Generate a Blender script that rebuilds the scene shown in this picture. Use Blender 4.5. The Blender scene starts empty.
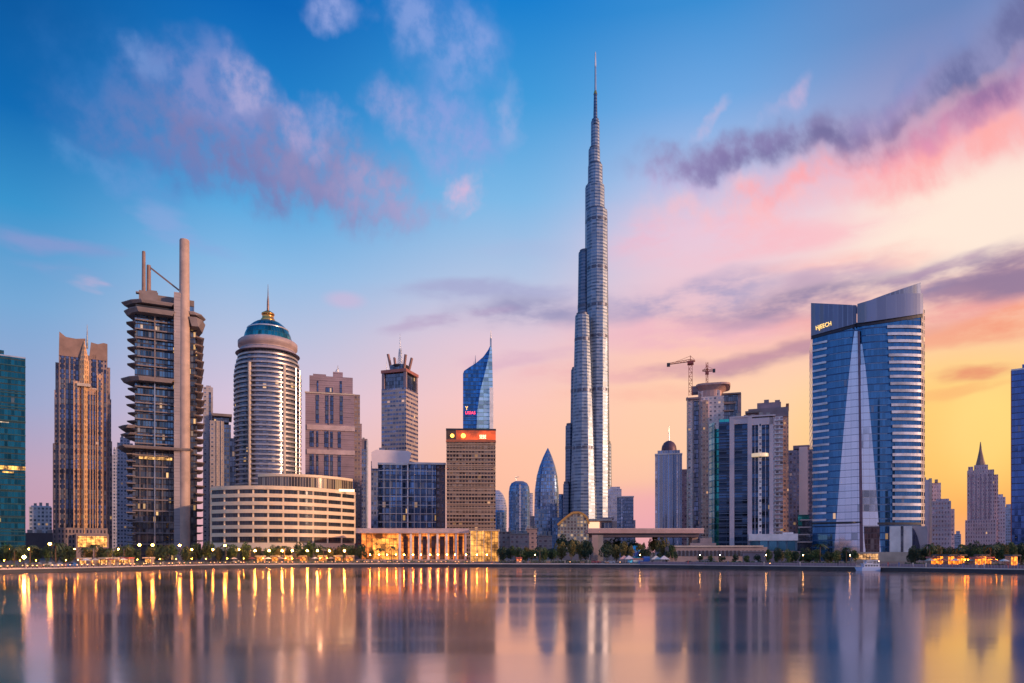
import bpy, math, random
from math import radians as R, sin, cos, pi, atan, atan2, sqrt
random.seed(11)
S = bpy.context.scene
col = S.collection
# ------------------------------------------------------------------ camera
F = 700.0; YH = 552.0; H = 6.5; GZ = 1.3
cam = bpy.data.cameras.new('camera'); camo = bpy.data.objects.new('camera', cam); col.objects.link(camo)
camo.location = (0, 0, H); camo.rotation_euler = (R(90), 0, 0)
cam.sensor_width = 36; cam.lens = 36*F/1024; cam.shift_y = (YH-341.5)/1024
cam.clip_start = 0.5; cam.clip_end = 30000
S.camera = camo
def PX(px, Y): return (px-512)/F*Y
def PZ(py, Y): return H+(YH-py)/F*Y
# ------------------------------------------------------------------ render settings
S.view_settings.view_transform = 'Standard'; S.view_settings.look = 'None'
S.view_settings.exposure = 0.0; S.view_settings.gamma = 1.0; S.view_settings.use_curve_mapping = False
try:
    S.cycles.use_denoising = True; S.cycles.sample_clamp_indirect = 12
    S.cycles.max_bounces = 6; S.cycles.glossy_bounces = 3; S.cycles.diffuse_bounces = 2
except Exception: pass
# ------------------------------------------------------------------ colour helper
def lin(c, a=1.0):
    f = lambda v: (v/255/12.92) if v/255 <= .04045 else ((v/255+.055)/1.055)**2.4
    return (f(c[0]), f(c[1]), f(c[2]), a)
# ------------------------------------------------------------------ world: dusk sky built by direction (azimuth, elevation)
W = bpy.data.worlds.new('World'); S.world = W; W.use_nodes = True
nt = W.node_tree; N = nt.nodes; L = nt.links; N.clear()
def azel(px, py):
    u = (px-512)/F; v = (YH-py)/F; az = atan(u); return az, atan(v*cos(az))
def math_(op, a, b=None, c=None, nt=nt, clamp=False):
    n = nt.nodes.new('ShaderNodeMath'); n.operation = op; n.use_clamp = clamp
    for i, s in enumerate((a, b, c)):
        if s is None: continue
        if isinstance(s, (int, float)): n.inputs[i].default_value = s
        else: nt.links.new(s, n.inputs[i])
    return n.outputs[0]
def mixc(fac, a, b, nt=nt, mode='MIX'):
    n = nt.nodes.new('ShaderNodeMix'); n.data_type = 'RGBA'; n.blend_type = mode
    for i, s in ((0, fac), (6, a), (7, b)):
        if isinstance(s, (int, float)): n.inputs[i].default_value = s
        elif isinstance(s, tuple): n.inputs[i].default_value = s if len(s) == 4 else (*s, 1)
        else: nt.links.new(s, n.inputs[i])
    return n.outputs[2]
def maprange(v, a, b, c, d, nt=nt, smooth=False):
    n = nt.nodes.new('ShaderNodeMapRange'); n.interpolation_type = 'SMOOTHSTEP' if smooth else 'LINEAR'
    nt.links.new(v, n.inputs[0])
    for i, s in enumerate((a, b, c, d)): n.inputs[i+1].default_value = s
    return n.outputs[0]
tc = N.new('ShaderNodeTexCoord')
sp = N.new('ShaderNodeSeparateXYZ'); L.new(tc.outputs['Generated'], sp.inputs[0])
AZ = math_('ARCTAN2', sp.outputs[0], sp.outputs[1])
EL = math_('ARCSINE', sp.outputs[2])
cmb = N.new('ShaderNodeCombineXYZ'); L.new(AZ, cmb.inputs[0]); L.new(EL, cmb.inputs[1])
P = cmb.outputs[0]
EN = math_('DIVIDE', EL, pi/2)
cols = [
 (-110, None, [(0,(160,150,190)),(15,(130,160,205)),(35,(80,140,205)),(60,(40,110,190)),(90,(25,90,170))]),
 (0,   0, [(0,(0,88,160)),(100,(2,104,178)),(200,(54,146,204)),(300,(116,166,212)),(400,(156,166,204)),(470,(190,158,184)),(520,(196,150,172)),(552,(190,145,165))]),
 (256, 256, [(0,(2,100,182)),(100,(28,128,202)),(200,(84,166,222)),(270,(140,186,228)),(330,(180,192,222)),(400,(216,194,216)),(470,(232,185,190)),(520,(228,170,180)),(552,(220,160,170))]),
 (512, 512, [(0,(20,126,206)),(100,(64,154,218)),(200,(126,184,230)),(280,(180,196,226)),(340,(228,198,212)),(400,(250,198,192)),(450,(255,194,168)),(500,(252,188,158)),(530,(238,180,180)),(552,(226,166,176))]),
 (768, 700, [(0,(56,140,210)),(100,(112,168,226)),(170,(172,190,230)),(230,(230,202,222)),(300,(240,198,206)),(350,(254,200,184)),(400,(255,212,176)),(450,(255,206,166)),(500,(242,172,160)),(552,(225,158,170))]),
 (1024, 960, [(0,(105,135,190)),(80,(150,150,195)),(140,(240,180,195)),(200,(254,226,216)),(260,(255,222,206)),(310,(250,200,182)),(360,(255,210,160)),(410,(255,210,124)),(460,(255,190,92)),(510,(255,170,94)),(552,(244,170,130))]),
 (70, None, [(0,(250,170,110)),(8,(255,195,110)),(18,(250,190,160)),(30,(215,170,190)),(45,(130,150,200)),(65,(50,110,190)),(90,(25,90,170))]),
 (115, None, [(0,(215,160,165)),(12,(200,165,190)),(25,(150,160,205)),(45,(80,135,205)),(90,(25,90,170))]),
]
cur = None; prev = None
for key, px, stops in cols:
    if px is None: az = R(key); st = [(a/90, c) for a, c in stops]
    else:
        az = azel(px, 0)[0]
        st = [(azel(px, py)[1]/(pi/2), c) for py, c in stops]
        st.append((.62, tuple(int(v*.5+w*.5) for v, w in zip(stops[0][1], (20, 95, 178))))); st.append((1.0, (22, 85, 165)))
    st.sort(key=lambda s: s[0])
    rp = N.new('ShaderNodeValToRGB'); cr = rp.color_ramp; cr.interpolation = 'LINEAR'
    cr.elements[0].position = max(st[0][0], 0); cr.elements[0].color = lin(st[0][1])
    cr.elements[1].position = min(st[-1][0], 1); cr.elements[1].color = lin(st[-1][1])
    for p, c in st[1:-1]:
        e = cr.elements.new(p); e.color = lin(c)
    L.new(EN, rp.inputs[0])
    if cur is None: cur = rp.outputs[0]
    else: cur = mixc(maprange(AZ, prev, az, 0, 1, smooth=(px is not None and prev > R(-60))), cur, rp.outputs[0])
    prev = az
first = None
# wrap the eastern sky round behind the viewer to the western side
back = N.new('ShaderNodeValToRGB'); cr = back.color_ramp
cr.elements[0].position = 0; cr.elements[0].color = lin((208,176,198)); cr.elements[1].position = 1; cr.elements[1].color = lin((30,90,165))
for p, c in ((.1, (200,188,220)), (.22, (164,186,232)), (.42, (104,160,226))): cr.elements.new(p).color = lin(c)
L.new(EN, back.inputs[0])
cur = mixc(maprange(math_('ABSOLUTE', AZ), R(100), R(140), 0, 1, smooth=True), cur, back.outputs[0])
# clouds: streaked noise radiating from a vanishing point on the horizon, masks by direction
vp = azel(330, 500)
dx = math_('SUBTRACT', AZ, vp[0]); dy = math_('SUBTRACT', EL, vp[1])
th = math_('ARCTAN2', dx, dy); rr = math_('SQRT', math_('ADD', math_('MULTIPLY', dx, dx), math_('MULTIPLY', dy, dy)))
c2 = N.new('ShaderNodeCombineXYZ'); L.new(math_('MULTIPLY', th, 8.0), c2.inputs[0]); L.new(math_('MULTIPLY', rr, 15.0), c2.inputs[1])
def noise(vec, scale, detail=4, rough=.55, nt=nt, out=0):
    n = nt.nodes.new('ShaderNodeTexNoise'); n.inputs['Scale'].default_value = scale
    n.inputs['Detail'].default_value = detail; n.inputs['Roughness'].default_value = rough
    if vec is not None: nt.links.new(vec, n.inputs['Vector'])
    return n.outputs[out]
nA = noise(c2.outputs[0], 1.6, 5, .55)
mp = N.new('ShaderNodeMapping'); mp.inputs['Scale'].default_value = (5, 14, 1); L.new(P, mp.inputs[0])
nB = noise(mp.outputs[0], 1.3, 5, .6)
def vmath(op, a, b=None, scale=None, nt=nt):
    n = nt.nodes.new('ShaderNodeVectorMath'); n.operation = op
    for i, s in enumerate((a, b)):
        if s is None: continue
        if isinstance(s, tuple): n.inputs[i].default_value = s
        else: nt.links.new(s, n.inputs[i])
    if scale is not None: n.inputs['Scale'].default_value = scale
    return n
def warp(amp, scale, base):
    n = noise(base, scale, 4, .55, out=1)
    s = vmath('SUBTRACT', n, (.5, .5, .5)).outputs[0]
    s = vmath('MULTIPLY', s, (amp[0], amp[1], 0)).outputs[0]
    return vmath('ADD', P, s).outputs[0]
PW = {'s': warp((.11, .08), .9, c2.outputs[0]), 'h': warp((.24, .06), .9, mp.outputs[0]), 'g': P}
nC = noise(c2.outputs[0], 3.2, 4, .55)
NZ = {'s': math_('MULTIPLY', maprange(nA, .3, .66, .3, 1, smooth=True), maprange(nC, .3, .62, .72, 1, smooth=True)), 'h': maprange(nB, .34, .6, .12, 1, smooth=True)}
blobs = [
 # px, py, rx, ry, rot, colour, opacity, type
 (985,215,140,60,0,(255,236,218),.8,'g'), (960,425,110,85,0,(255,204,98),.5,'g'), (985,430,45,60,0,(255,236,150),.35,'g'),
 (640,430,150,90,0,(255,200,168),.45,'g'), (650,512,110,26,0,(236,164,184),.5,'g'), (880,440,90,90,0,(255,206,130),.35,'g'),
 (150,110,100,60,-8,(60,124,198),.5,'s'), (175,150,110,34,-6,(96,126,188),.8,'s'), (250,148,120,44,-12,(124,128,182),.85,'s'),
 (215,92,60,34,-20,(132,146,206),.7,'s'), (245,88,30,15,-25,(178,172,216),.8,'s'), (270,170,110,26,-8,(120,122,176),.75,'s'), (145,60,30,16,-20,(110,146,208),.7,'s'),
 (345,182,90,34,-14,(146,142,190),.85,'s'), (300,130,28,18,-30,(172,166,214),.7,'s'), (385,198,60,18,-8,(168,160,204),.75,'s'), (395,112,34,20,-20,(160,164,218),.7,'s'), (330,118,26,14,-20,(160,164,216),.6,'s'),
 (450,140,44,26,-12,(156,166,220),.6,'s'), (115,175,60,16,-14,(100,152,212),.6,'s'),
 (455,125,55,32,-20,(146,160,224),.6,'s'), (520,250,60,10,0,(170,184,222),.3,'h'),
 (462,194,24,14,15,(222,184,216),.8,'s'), (335,6,36,16,0,(158,172,228),.8,'s'), (405,14,24,36,10,(140,164,224),.7,'s'),
 (455,42,52,34,-25,(150,168,228),.65,'s'), (512,118,18,26,0,(160,176,226),.6,'s'),
 (40,238,80,9,0,(136,152,206),.75,'h'), (88,283,20,7,-8,(246,186,206),.8,'h'), (60,272,50,9,-8,(142,158,208),.6,'h'),
 (170,228,44,12,-15,(140,166,220),.6,'h'), (345,300,22,8,0,(206,182,214),.6,'g'),
 (480,292,120,10,0,(164,164,204),.7,'h'), (522,318,80,17,0,(142,140,182),.8,'h'), (450,322,60,6,8,(178,152,190),.6,'h'),
 (600,372,90,8,0,(236,170,180),.5,'h'), (520,360,70,7,2,(214,170,196),.5,'h'),
 (700,330,150,22,2,(236,176,196),.7,'h'), (690,296,110,20,2,(158,154,194),.9,'h'),(640,312,60,12,8,(160,150,190),.6,'h'),
 (760,240,150,16,0,(252,186,196),.7,'h'), (690,236,60,9,4,(246,176,196),.6,'h'), (860,258,90,10,0,(252,180,176),.5,'h'),
 (830,184,200,24,1,(252,190,196),.9,'s'), (850,171,130,11,2,(255,158,164),.6,'s'), (700,168,70,18,4,(200,168,210),.6,'s'), (970,152,100,26,7,(255,172,168),.85,'s'),
 (790,142,165,19,1,(132,126,172),.9,'s'), (800,149,110,10,2,(110,104,152),.7,'s'), (905,136,100,16,3,(140,112,158),.75,'s'), (725,154,80,15,2,(134,122,174),.7,'s'),
 (785,96,22,10,30,(214,184,216),.6,'s'), (712,118,24,7,32,(194,184,220),.6,'s'), (650,240,60,9,4,(236,186,206),.5,'h'),
 (985,106,100,18,14,(236,152,182),.85,'s'), (965,94,70,8,18,(250,196,208),.7,'s'), (900,100,60,14,20,(170,150,198),.5,'s'),
 (1010,44,90,30,20,(102,106,156),.85,'s'), (925,60,70,16,24,(116,140,196),.5,'s'), (1030,76,70,18,18,(128,106,158),.8,'s'),
 (930,300,150,30,4,(236,150,150),.75,'h'), (870,288,190,18,3,(150,134,168),.95,'h'), (1000,274,100,17,2,(150,124,154),.95,'h'), (930,262,70,6,6,(178,146,176),.7,'h'), (840,272,60,8,6,(190,160,190),.6,'h'),
 (1010,312,80,18,6,(248,150,112),.8,'h'), (950,335,110,14,0,(244,158,130),.7,'h'),
 (975,377,46,8,0,(232,138,108),.85,'h'), (790,354,90,11,5,(176,132,156),.8,'h'), (720,362,110,7,3,(204,152,166),.7,'h'),
 (950,395,80,7,2,(250,170,110),.5,'h'), (640,392,90,10,0,(250,176,160),.4,'h'),
]
for px, py, rx, ry, rot, c, op, ty in blobs:
    a, e = azel(px, py); ca = cos(a)
    m = N.new('ShaderNodeMapping'); m.vector_type = 'TEXTURE'
    m.inputs['Location'].default_value = (a, e, 0); m.inputs['Rotation'].default_value = (0, 0, R(rot))
    m.inputs['Scale'].default_value = (rx/F*ca*1.25, ry/F*ca*1.35, 1)
    L.new(PW[ty], m.inputs[0])
    ln = vmath('LENGTH', m.outputs[0]).outputs['Value']
    f = maprange(ln, 1.0, .25, 0, op, smooth=True)
    if ty != 'g': f = math_('MULTIPLY', f, NZ[ty])
    cur = mixc(f, cur, lin(c))
bg = N.new('ShaderNodeBackground'); bg.inputs[1].default_value = 1.0; L.new(cur, bg.inputs[0])
# a low physically based sky under it, sun in the same direction as the lamp
SUN_AZ, SUN_EL = 112.0, 12.5
sky = N.new('ShaderNodeTexSky'); sky.sky_type = 'NISHITA'; sky.sun_disc = False
sky.sun_elevation = R(SUN_EL); sky.sun_rotation = R(SUN_AZ)
bg2 = N.new('ShaderNodeBackground'); bg2.inputs[1].default_value = 0.004; L.new(sky.outputs[0], bg2.inputs[0])
ad = N.new('ShaderNodeAddShader'); L.new(bg.outputs[0], ad.inputs[0]); L.new(bg2.outputs[0], ad.inputs[1])
wo = N.new('ShaderNodeOutputWorld'); L.new(ad.outputs[0], wo.inputs[0])
# ------------------------------------------------------------------ sun
sl = bpy.data.lights.new('sun', 'SUN'); sl.energy = 3.1; sl.angle = R(1.2); sl.color = (1, .58, .32)
so = bpy.data.objects.new('sun', sl); col.objects.link(so)
so.rotation_euler = (R(90-SUN_EL), 0, R(180-SUN_AZ))
so.location = (400, -100, 900)

# ------------------------------------------------------------------ materials
MATS = {}
def pbsdf(name):
    m = bpy.data.materials.new(name); m.use_nodes = True
    b = m.node_tree.nodes['Principled BSDF']; return m, m.node_tree, b
def c4(c): return (*c, 1) if len(c) == 3 else c
def plain(name, c, rough=.6, metal=0, var=.25, scale=.15, emis=None, es=0):
    if name in MATS: return MATS[name]
    m, t, b = pbsdf(name)
    g = t.nodes.new('ShaderNodeTexCoord')
    n = noise(g.outputs['Object'], scale, 5, .6, nt=t)
    f = maprange(n, .3, .7, 1-var, 1+var*.6, nt=t)
    mm = vmath('SCALE', c4(c)[:3], nt=t); t.links.new(f, mm.inputs['Scale'])
    t.links.new(mm.outputs[0], b.inputs['Base Color'])
    b.inputs['Roughness'].default_value = rough; b.inputs['Metallic'].default_value = metal
    if emis: b.inputs['Emission Color'].default_value = c4(emis); b.inputs['Emission Strength'].default_value = es
    MATS[name] = m; return m
def fac(name, wall, glass, fh=3.8, bw=3.0, vf=.55, hf=.7, lit=.02, metal=.75, gr=.12, wrough=.7, wmetal=0, litc=(1, .55, .2), ls=2.2, tilt=.05, var=.5, mull=0):
    """facade read from UVs in metres: u along the wall, v up"""
    if name in MATS: return MATS[name]
    m, t, b = pbsdf(name); n = t.nodes; M = lambda *a, **k: math_(*a, nt=t, **k)
    uv = n.new('ShaderNodeUVMap'); s = n.new('ShaderNodeSeparateXYZ'); t.links.new(uv.outputs[0], s.inputs[0])
    u = M('DIVIDE', s.outputs[0], bw); v = M('DIVIDE', s.outputs[1], fh)
    fu = M('FRACT', u); fv = M('FRACT', v)
    mask = M('MULTIPLY', M('LESS_THAN', M('ABSOLUTE', M('SUBTRACT', fu, .5)), hf/2), M('LESS_THAN', M('ABSOLUTE', M('SUBTRACT', fv, .5)), vf/2))
    geo = n.new('ShaderNodeNewGeometry'); sg = n.new('ShaderNodeSeparateXYZ'); t.links.new(geo.outputs['True Normal'], sg.inputs[0])
    mask = M('MULTIPLY', mask, M('LESS_THAN', M('ABSOLUTE', sg.outputs[2]), .8))
    cell = n.new('ShaderNodeCombineXYZ'); t.links.new(M('FLOOR', u), cell.inputs[0]); t.links.new(M('FLOOR', v), cell.inputs[1])
    wn = n.new('ShaderNodeTexWhiteNoise'); wn.noise_dimensions = '2D'; t.links.new(cell.outputs[0], wn.inputs['Vector'])
    wc = n.new('ShaderNodeSeparateColor'); t.links.new(wn.outputs['Color'], wc.inputs[0])
    gl = vmath('SCALE', c4(glass)[:3], nt=t); t.links.new(maprange(wc.outputs[0], 0, 1, 1-var, 1+var*.5, nt=t), gl.inputs['Scale'])
    obj_ = n.new('ShaderNodeTexCoord')
    st = noise(obj_.outputs['Object'], .06, 5, .6, nt=t)
    wl = vmath('SCALE', c4(wall)[:3], nt=t); t.links.new(maprange(st, .3, .7, .75, 1.15, nt=t), wl.inputs['Scale'])
    joint = M('MULTIPLY', M('LESS_THAN', fv, .07), .35)
    wl2 = vmath('SCALE', wl.outputs[0], nt=t); t.links.new(M('SUBTRACT', 1.0, joint), wl2.inputs['Scale'])
    blind = M('GREATER_THAN', wc.outputs[2], .84 if hf < .9 else .99)
    bl = tuple(min(.5, x*.5+.14) for x in c4(wall)[:3])
    gcol = mixc(M('MULTIPLY', blind, .6), gl.outputs[0], bl, nt=t)
    t.links.new(mixc(mask, wl2.outputs[0], gcol, nt=t), b.inputs['Base Color'])
    t.links.new(M('MULTIPLY', maprange(mask, 0, 1, wmetal, metal, nt=t), M('SUBTRACT', 1.0, M('MULTIPLY', M('MULTIPLY', blind, mask), .6))), b.inputs['Metallic'])
    t.links.new(maprange(mask, 0, 1, wrough, gr, nt=t), b.inputs['Roughness'])
    # each pane sits a hair out of true
    d = vmath('SUBTRACT', wn.outputs['Color'], (.5, .5, .5), nt=t).outputs[0]
    d = vmath('SCALE', d, nt=t, scale=tilt).outputs[0]
    d2 = vmath('SCALE', vmath('SUBTRACT', noise(obj_.outputs['Object'], .035, 3, .5, nt=t, out=1), (.5, .5, .5), nt=t).outputs[0], nt=t, scale=tilt*3).outputs[0]
    nn = vmath('NORMALIZE', vmath('ADD', vmath('ADD', geo.outputs['Normal'], d, nt=t).outputs[0], d2, nt=t).outputs[0], nt=t).outputs[0]
    t.links.new(nn, b.inputs['Normal'])
    if lit > 0:
        clus = noise(cell.outputs[0], .13, 2, .5, nt=t)
        thr = maprange(clus, .4, .7, 1-lit*.1, 1-lit*1.3, nt=t)
        lm = M('MULTIPLY', mask, M('GREATER_THAN', wc.outputs[1], thr))
        b.inputs['Emission Color'].default_value = c4(litc)
        t.links.new(M('MULTIPLY', lm, maprange(wc.outputs[2], 0, 1, ls*.1, ls*.55, nt=t)), b.inputs['Emission Strength'])
    MATS[name] = m; return m
def glow(name, c, s, var=.6, scale=.2, mull=2.4):
    """lit interior behind glass with dark mullions, UV in metres"""
    if name in MATS: return MATS[name]
    m, t, b = pbsdf(name); n = t.nodes; M = lambda *a, **k: math_(*a, nt=t, **k)
    uv = n.new('ShaderNodeUVMap'); s_ = n.new('ShaderNodeSeparateXYZ'); t.links.new(uv.outputs[0], s_.inputs[0])
    fu = M('FRACT', M('DIVIDE', s_.outputs[0], mull)); fv = M('FRACT', M('DIVIDE', s_.outputs[1], mull*1.4))
    fr = M('MULTIPLY', M('GREATER_THAN', fu, .1), M('GREATER_THAN', fv, .07))
    no = noise(uv.outputs[0], scale, 4, .65, nt=t)
    e = M('MULTIPLY', fr, maprange(no, .4, .64, s*(1-var)*.45, s*(1+var)*.75, nt=t))
    b.inputs['Base Color'].default_value = (.08, .05, .035, 1); b.inputs['Roughness'].default_value = .25
    b.inputs['Emission Color'].default_value = c4(c); t.links.new(e, b.inputs['Emission Strength'])
    MATS[name] = m; return m
def emit(name, c, s):
    if name in MATS: return MATS[name]
    m, t, b = pbsdf(name); b.inputs['Base Color'].default_value = c4(c); b.inputs['Emission Color'].default_value = c4(c); b.inputs['Emission Strength'].default_value = s
    MATS[name] = m; return m
concrete = plain('concrete', (.30, .27, .27)); concrete_pink = plain('pink_stone', (.42, .30, .28))
cream = plain('cream_stone', (.62, .50, .42), .55); white = plain('white_cladding', (.72, .70, .72), .4)
mauve = plain('mauve_stone', (.30, .22, .25)); brown = plain('brown_stone', (.30, .19, .16)); steel = plain('steel', (.45, .46, .5), .3, .9)
darkm = plain('dark_metal', (.05, .05, .06), .4, .5); slabm = plain('slab_concrete', (.24, .19, .19), .6)
dglass = fac('dark_glass', (.04, .05, .07), (.10, .14, .22), 3.6, 1.6, .92, .9, .04)
bandm = plain('silver_band', (.60, .58, .62), .28, .55)
bandw = plain('white_band', (.70, .70, .76), .35, .25)
gold = plain('gold', (.8, .42, .12), .25, .9)
rust = plain('rust_red', (.42, .13, .07), .6)

# ------------------------------------------------------------------ geometry helpers
def link(name, me, m, parent=None):
    o = bpy.data.objects.new(name, me); col.objects.link(o)
    if m is not None:
        me.materials.clear(); me.materials.append(m)
    if parent is not None: o.parent = parent
    return o
class MB:
    def __init__(s): s.v = []; s.f = []; s.uv = []; s.sm = []
    def quad(s, p, uv=None, sm=False):
        b = len(s.v); s.v += [tuple(q) for q in p]; s.f.append(tuple(range(b, b+len(p))))
        if uv is None:
            a, c_, d = p[0], p[1], p[-1]
            e1 = [c_[i]-a[i] for i in range(3)]; l1 = sqrt(sum(x*x for x in e1)) or 1; e1 = [x/l1 for x in e1]
            e2 = [d[i]-a[i] for i in range(3)]; k = sum(x*y for x, y in zip(e1, e2)); e2 = [x-k*y for x, y in zip(e2, e1)]
            l2 = sqrt(sum(x*x for x in e2)) or 1; e2 = [x/l2 for x in e2]
            uv = [(sum((q[i]-a[i])*e1[i] for i in range(3)), sum((q[i]-a[i])*e2[i] for i in range(3))) for q in p]
        s.uv += uv; s.sm.append(sm)
    def loft(s, rings, cap=True, closed=True, sm=False, u0=0.0):
        """rings: lists of 3-D points (same count), anticlockwise seen from above, going up"""
        n = len(rings[0]); m = n if closed else n-1
        U = [u0]
        for i in range(n):
            a, b_ = rings[0][i], rings[0][(i+1) % n]; U.append(U[-1]+sqrt((a[0]-b_[0])**2+(a[1]-b_[1])**2))
        if sm:
            base = len(s.v)
            cnt = m+1
            for r in rings:
                for i in range(cnt): s.v.append(tuple(r[i % n]))
            for k in range(len(rings)-1):
                for i in range(m):
                    a = base+k*cnt+i; s.f.append((a, a+1, a+1+cnt, a+cnt)); s.sm.append(True)
                    z0, z1, z2, z3 = rings[k][i][2], rings[k][(i+1) % n][2], rings[k+1][(i+1) % n][2], rings[k+1][i][2]
                    s.uv += [(U[i], z0), (U[i+1], z1), (U[i+1], z2), (U[i], z3)]
        else:
            for k in range(len(rings)-1):
                for i in range(m):
                    j = (i+1) % n
                    p = [rings[k][i], rings[k][j], rings[k+1][j], rings[k+1][i]]
                    s.quad(p, [(U[i], p[0][2]), (U[i+1], p[1][2]), (U[i+1], p[2][2]), (U[i], p[3][2])])
        if cap and closed:
            s.quad(list(rings[-1]), [(q[0], q[1]) for q in rings[-1]])
            s.quad(list(reversed(rings[0])), [(q[0], q[1]) for q in reversed(rings[0])])
        return s
    def prism(s, poly, z0, z1, sm=False):
        return s.loft([[(x, y, z0) for x, y in poly], [(x, y, z1) for x, y in poly]], sm=sm)
    def box(s, x0, x1, y0, y1, z0, z1): return s.prism(rect(x0, x1, y0, y1), z0, z1)
    def bar(s, a, b, w, h=None):
        h = h or w; d = [b[i]-a[i] for i in range(3)]; l = sqrt(sum(x*x for x in d)) or 1; d = [x/l for x in d]
        up = (0, 0, 1) if abs(d[2]) < .9 else (1, 0, 0)
        sx = [d[1]*up[2]-d[2]*up[1], d[2]*up[0]-d[0]*up[2], d[0]*up[1]-d[1]*up[0]]; k = sqrt(sum(x*x for x in sx)); sx = [x/k for x in sx]
        uy = [sx[1]*d[2]-sx[2]*d[1], sx[2]*d[0]-sx[0]*d[2], sx[0]*d[1]-sx[1]*d[0]]
        def c(p): return [tuple(p[i]+sx[i]*i1*w/2+uy[i]*i2*h/2 for i in range(3)) for i1, i2 in ((-1, -1), (1, -1), (1, 1), (-1, 1))]
        A, B = c(a), c(b)
        for i in range(4): j = (i+1) % 4; s.quad([A[i], A[j], B[j], B[i]])
        s.quad(B); s.quad(A[::-1]); return s
    def slabxz(s, pts, y0, y1):
        """outline in x,z (anticlockwise seen from the front) extruded from y0 (front) to y1"""
        s.quad([(x, y0, z) for x, z in pts], [(x, z) for x, z in pts])
        s.quad([(x, y1, z) for x, z in reversed(pts)], [(x, z) for x, z in reversed(pts)])
        n = len(pts)
        for i in range(n):
            a, b_ = pts[i], pts[(i+1) % n]
            d = sqrt((a[0]-b_[0])**2+(a[1]-b_[1])**2)
            vert = abs(a[1]-b_[1]) > abs(a[0]-b_[0])
            p = [(b_[0], y0, b_[1]), (a[0], y0, a[1]), (a[0], y1, a[1]), (b_[0], y1, b_[1])]
            s.quad(p, [(q[1], q[2]) for q in p] if vert else [(q[0], q[1]) for q in p])
        return s
    def mesh(s, name):
        me = bpy.data.meshes.new(name); me.from_pydata(s.v, [], s.f)
        l = me.uv_layers.new(name='UVMap'); flat = [c for p in s.uv for c in p]; l.data.foreach_set('uv', flat)
        me.polygons.foreach_set('use_smooth', s.sm); me.update(); return me
    def build(s, name, m, parent=None): return link(name, s.mesh(name), m, parent)
def rect(x0, x1, y0, y1): return [(x0, y0), (x1, y0), (x1, y1), (x0, y1)]
def ell(cx, cy, rx, ry, n=40, p=1.0):
    out = []
    for i in range(n):
        a = 2*pi*i/n-pi/2; c_, s_ = cos(a), sin(a)
        out.append((cx+rx*math.copysign(abs(c_)**p, c_), cy+ry*math.copysign(abs(s_)**p, s_)))
    return out
def ring(poly, z, sc=1, cx=0, cy=0): return [((x-cx)*sc+cx, (y-cy)*sc+cy, z) for x, y in poly]
def lathe(prof, cx=0, cy=0, n=32, sy=1.0):
    return MB().loft([[(x, y, z) for x, y in ell(cx, cy, max(r, .01), max(r, .01)*sy, n)] for r, z in prof], sm=True)
def tag(o, label=None, cat=None, group=None, kind=None):
    if label: o['label'] = label
    if cat: o['category'] = cat
    if group: o['group'] = group
    if kind: o['kind'] = kind
    return o
def copyo(o, parent=None):
    c = o.copy(); col.objects.link(c)
    if parent is not None: c.parent = parent
    for ch in [k for k in ALLCH.get(o.name, [])]: copyo(ch, c)
    return c
ALLCH = {}
def kid(o):
    ALLCH.setdefault(o.parent.name, []).append(o); return o
class Bld:
    """a building: Empty at the foot of its front, turned to face the water; px/py of the photograph become metres"""
    def __init__(s, name, label, px0, px1, Y, cat='building', turn=0, group=None, z=GZ, face=1.0):
        s.pc = (px0+px1)/2; s.Y = Y; th = -atan((s.pc-512)/F)*face; s.c = cos(th) if face else 1
        s.root = bpy.data.objects.new(name, None); col.objects.link(s.root)
        s.root.location = (PX(s.pc, Y), Y, z); s.root.rotation_euler = (0, 0, th+R(turn)); s.z0 = z
        tag(s.root, label, cat, group)
    def x(s, px): return (px-s.pc)*s.Y*s.c/F
    def z(s, py): return PZ(py, s.Y)-s.z0
    def w(s, dpx): return dpx*s.Y/F
    def box(s, name, px0, px1, pt, pb, y0, y1, m):
        zb = -1 if pb is None else s.z(pb)
        return MB().box(s.x(px0), s.x(px1), y0, y1, zb, s.z(pt)).build(name, m, s.root)
    def rep(s, o, n, dz=0, dx=0, names=None):
        for i in range(1, n):
            c = o.copy(); col.objects.link(c); c.location = (o.location.x+dx*i, o.location.y, o.location.z+dz*i)
def antenna(b, px, py0, py1, y=8, r=.45, name='antenna', m=None):
    z0, z1 = b.z(py1), b.z(py0)
    return lathe([(r, z0-1), (r*.8, z0+(z1-z0)*.5), (r*.25, z1)], b.x(px), y, 8).build(name, m or steel, b.root)

# ------------------------------------------------------------------ the setting: water, ground, quay
shore_px = [(-700, 560, 150), (0, 0, 211), (60, 0, 227), (130, 0, 250), (200, 0, 280), (300, 0, 301), (400, 0, 312), (560, 0, 303), (640, 0, 294), (740, 0, 270), (860, 0, 247), (1024, 0, 210), (1700, 0, 160)]
shore = [(PX(p, Y), Y) for p, _, Y in shore_px]
def shoreY(x):
    for (a, ya), (b, yb) in zip(shore, shore[1:]):
        if a <= x <= b: return ya+(yb-ya)*(x-a)/(b-a)
    return 200
def shore_at(px):
    for (p, _, ya), (q, _, yb) in zip(shore_px, shore_px[1:]):
        if p <= px <= q: return ya+(yb-ya)*(px-p)/(q-p)
    return 200
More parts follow.
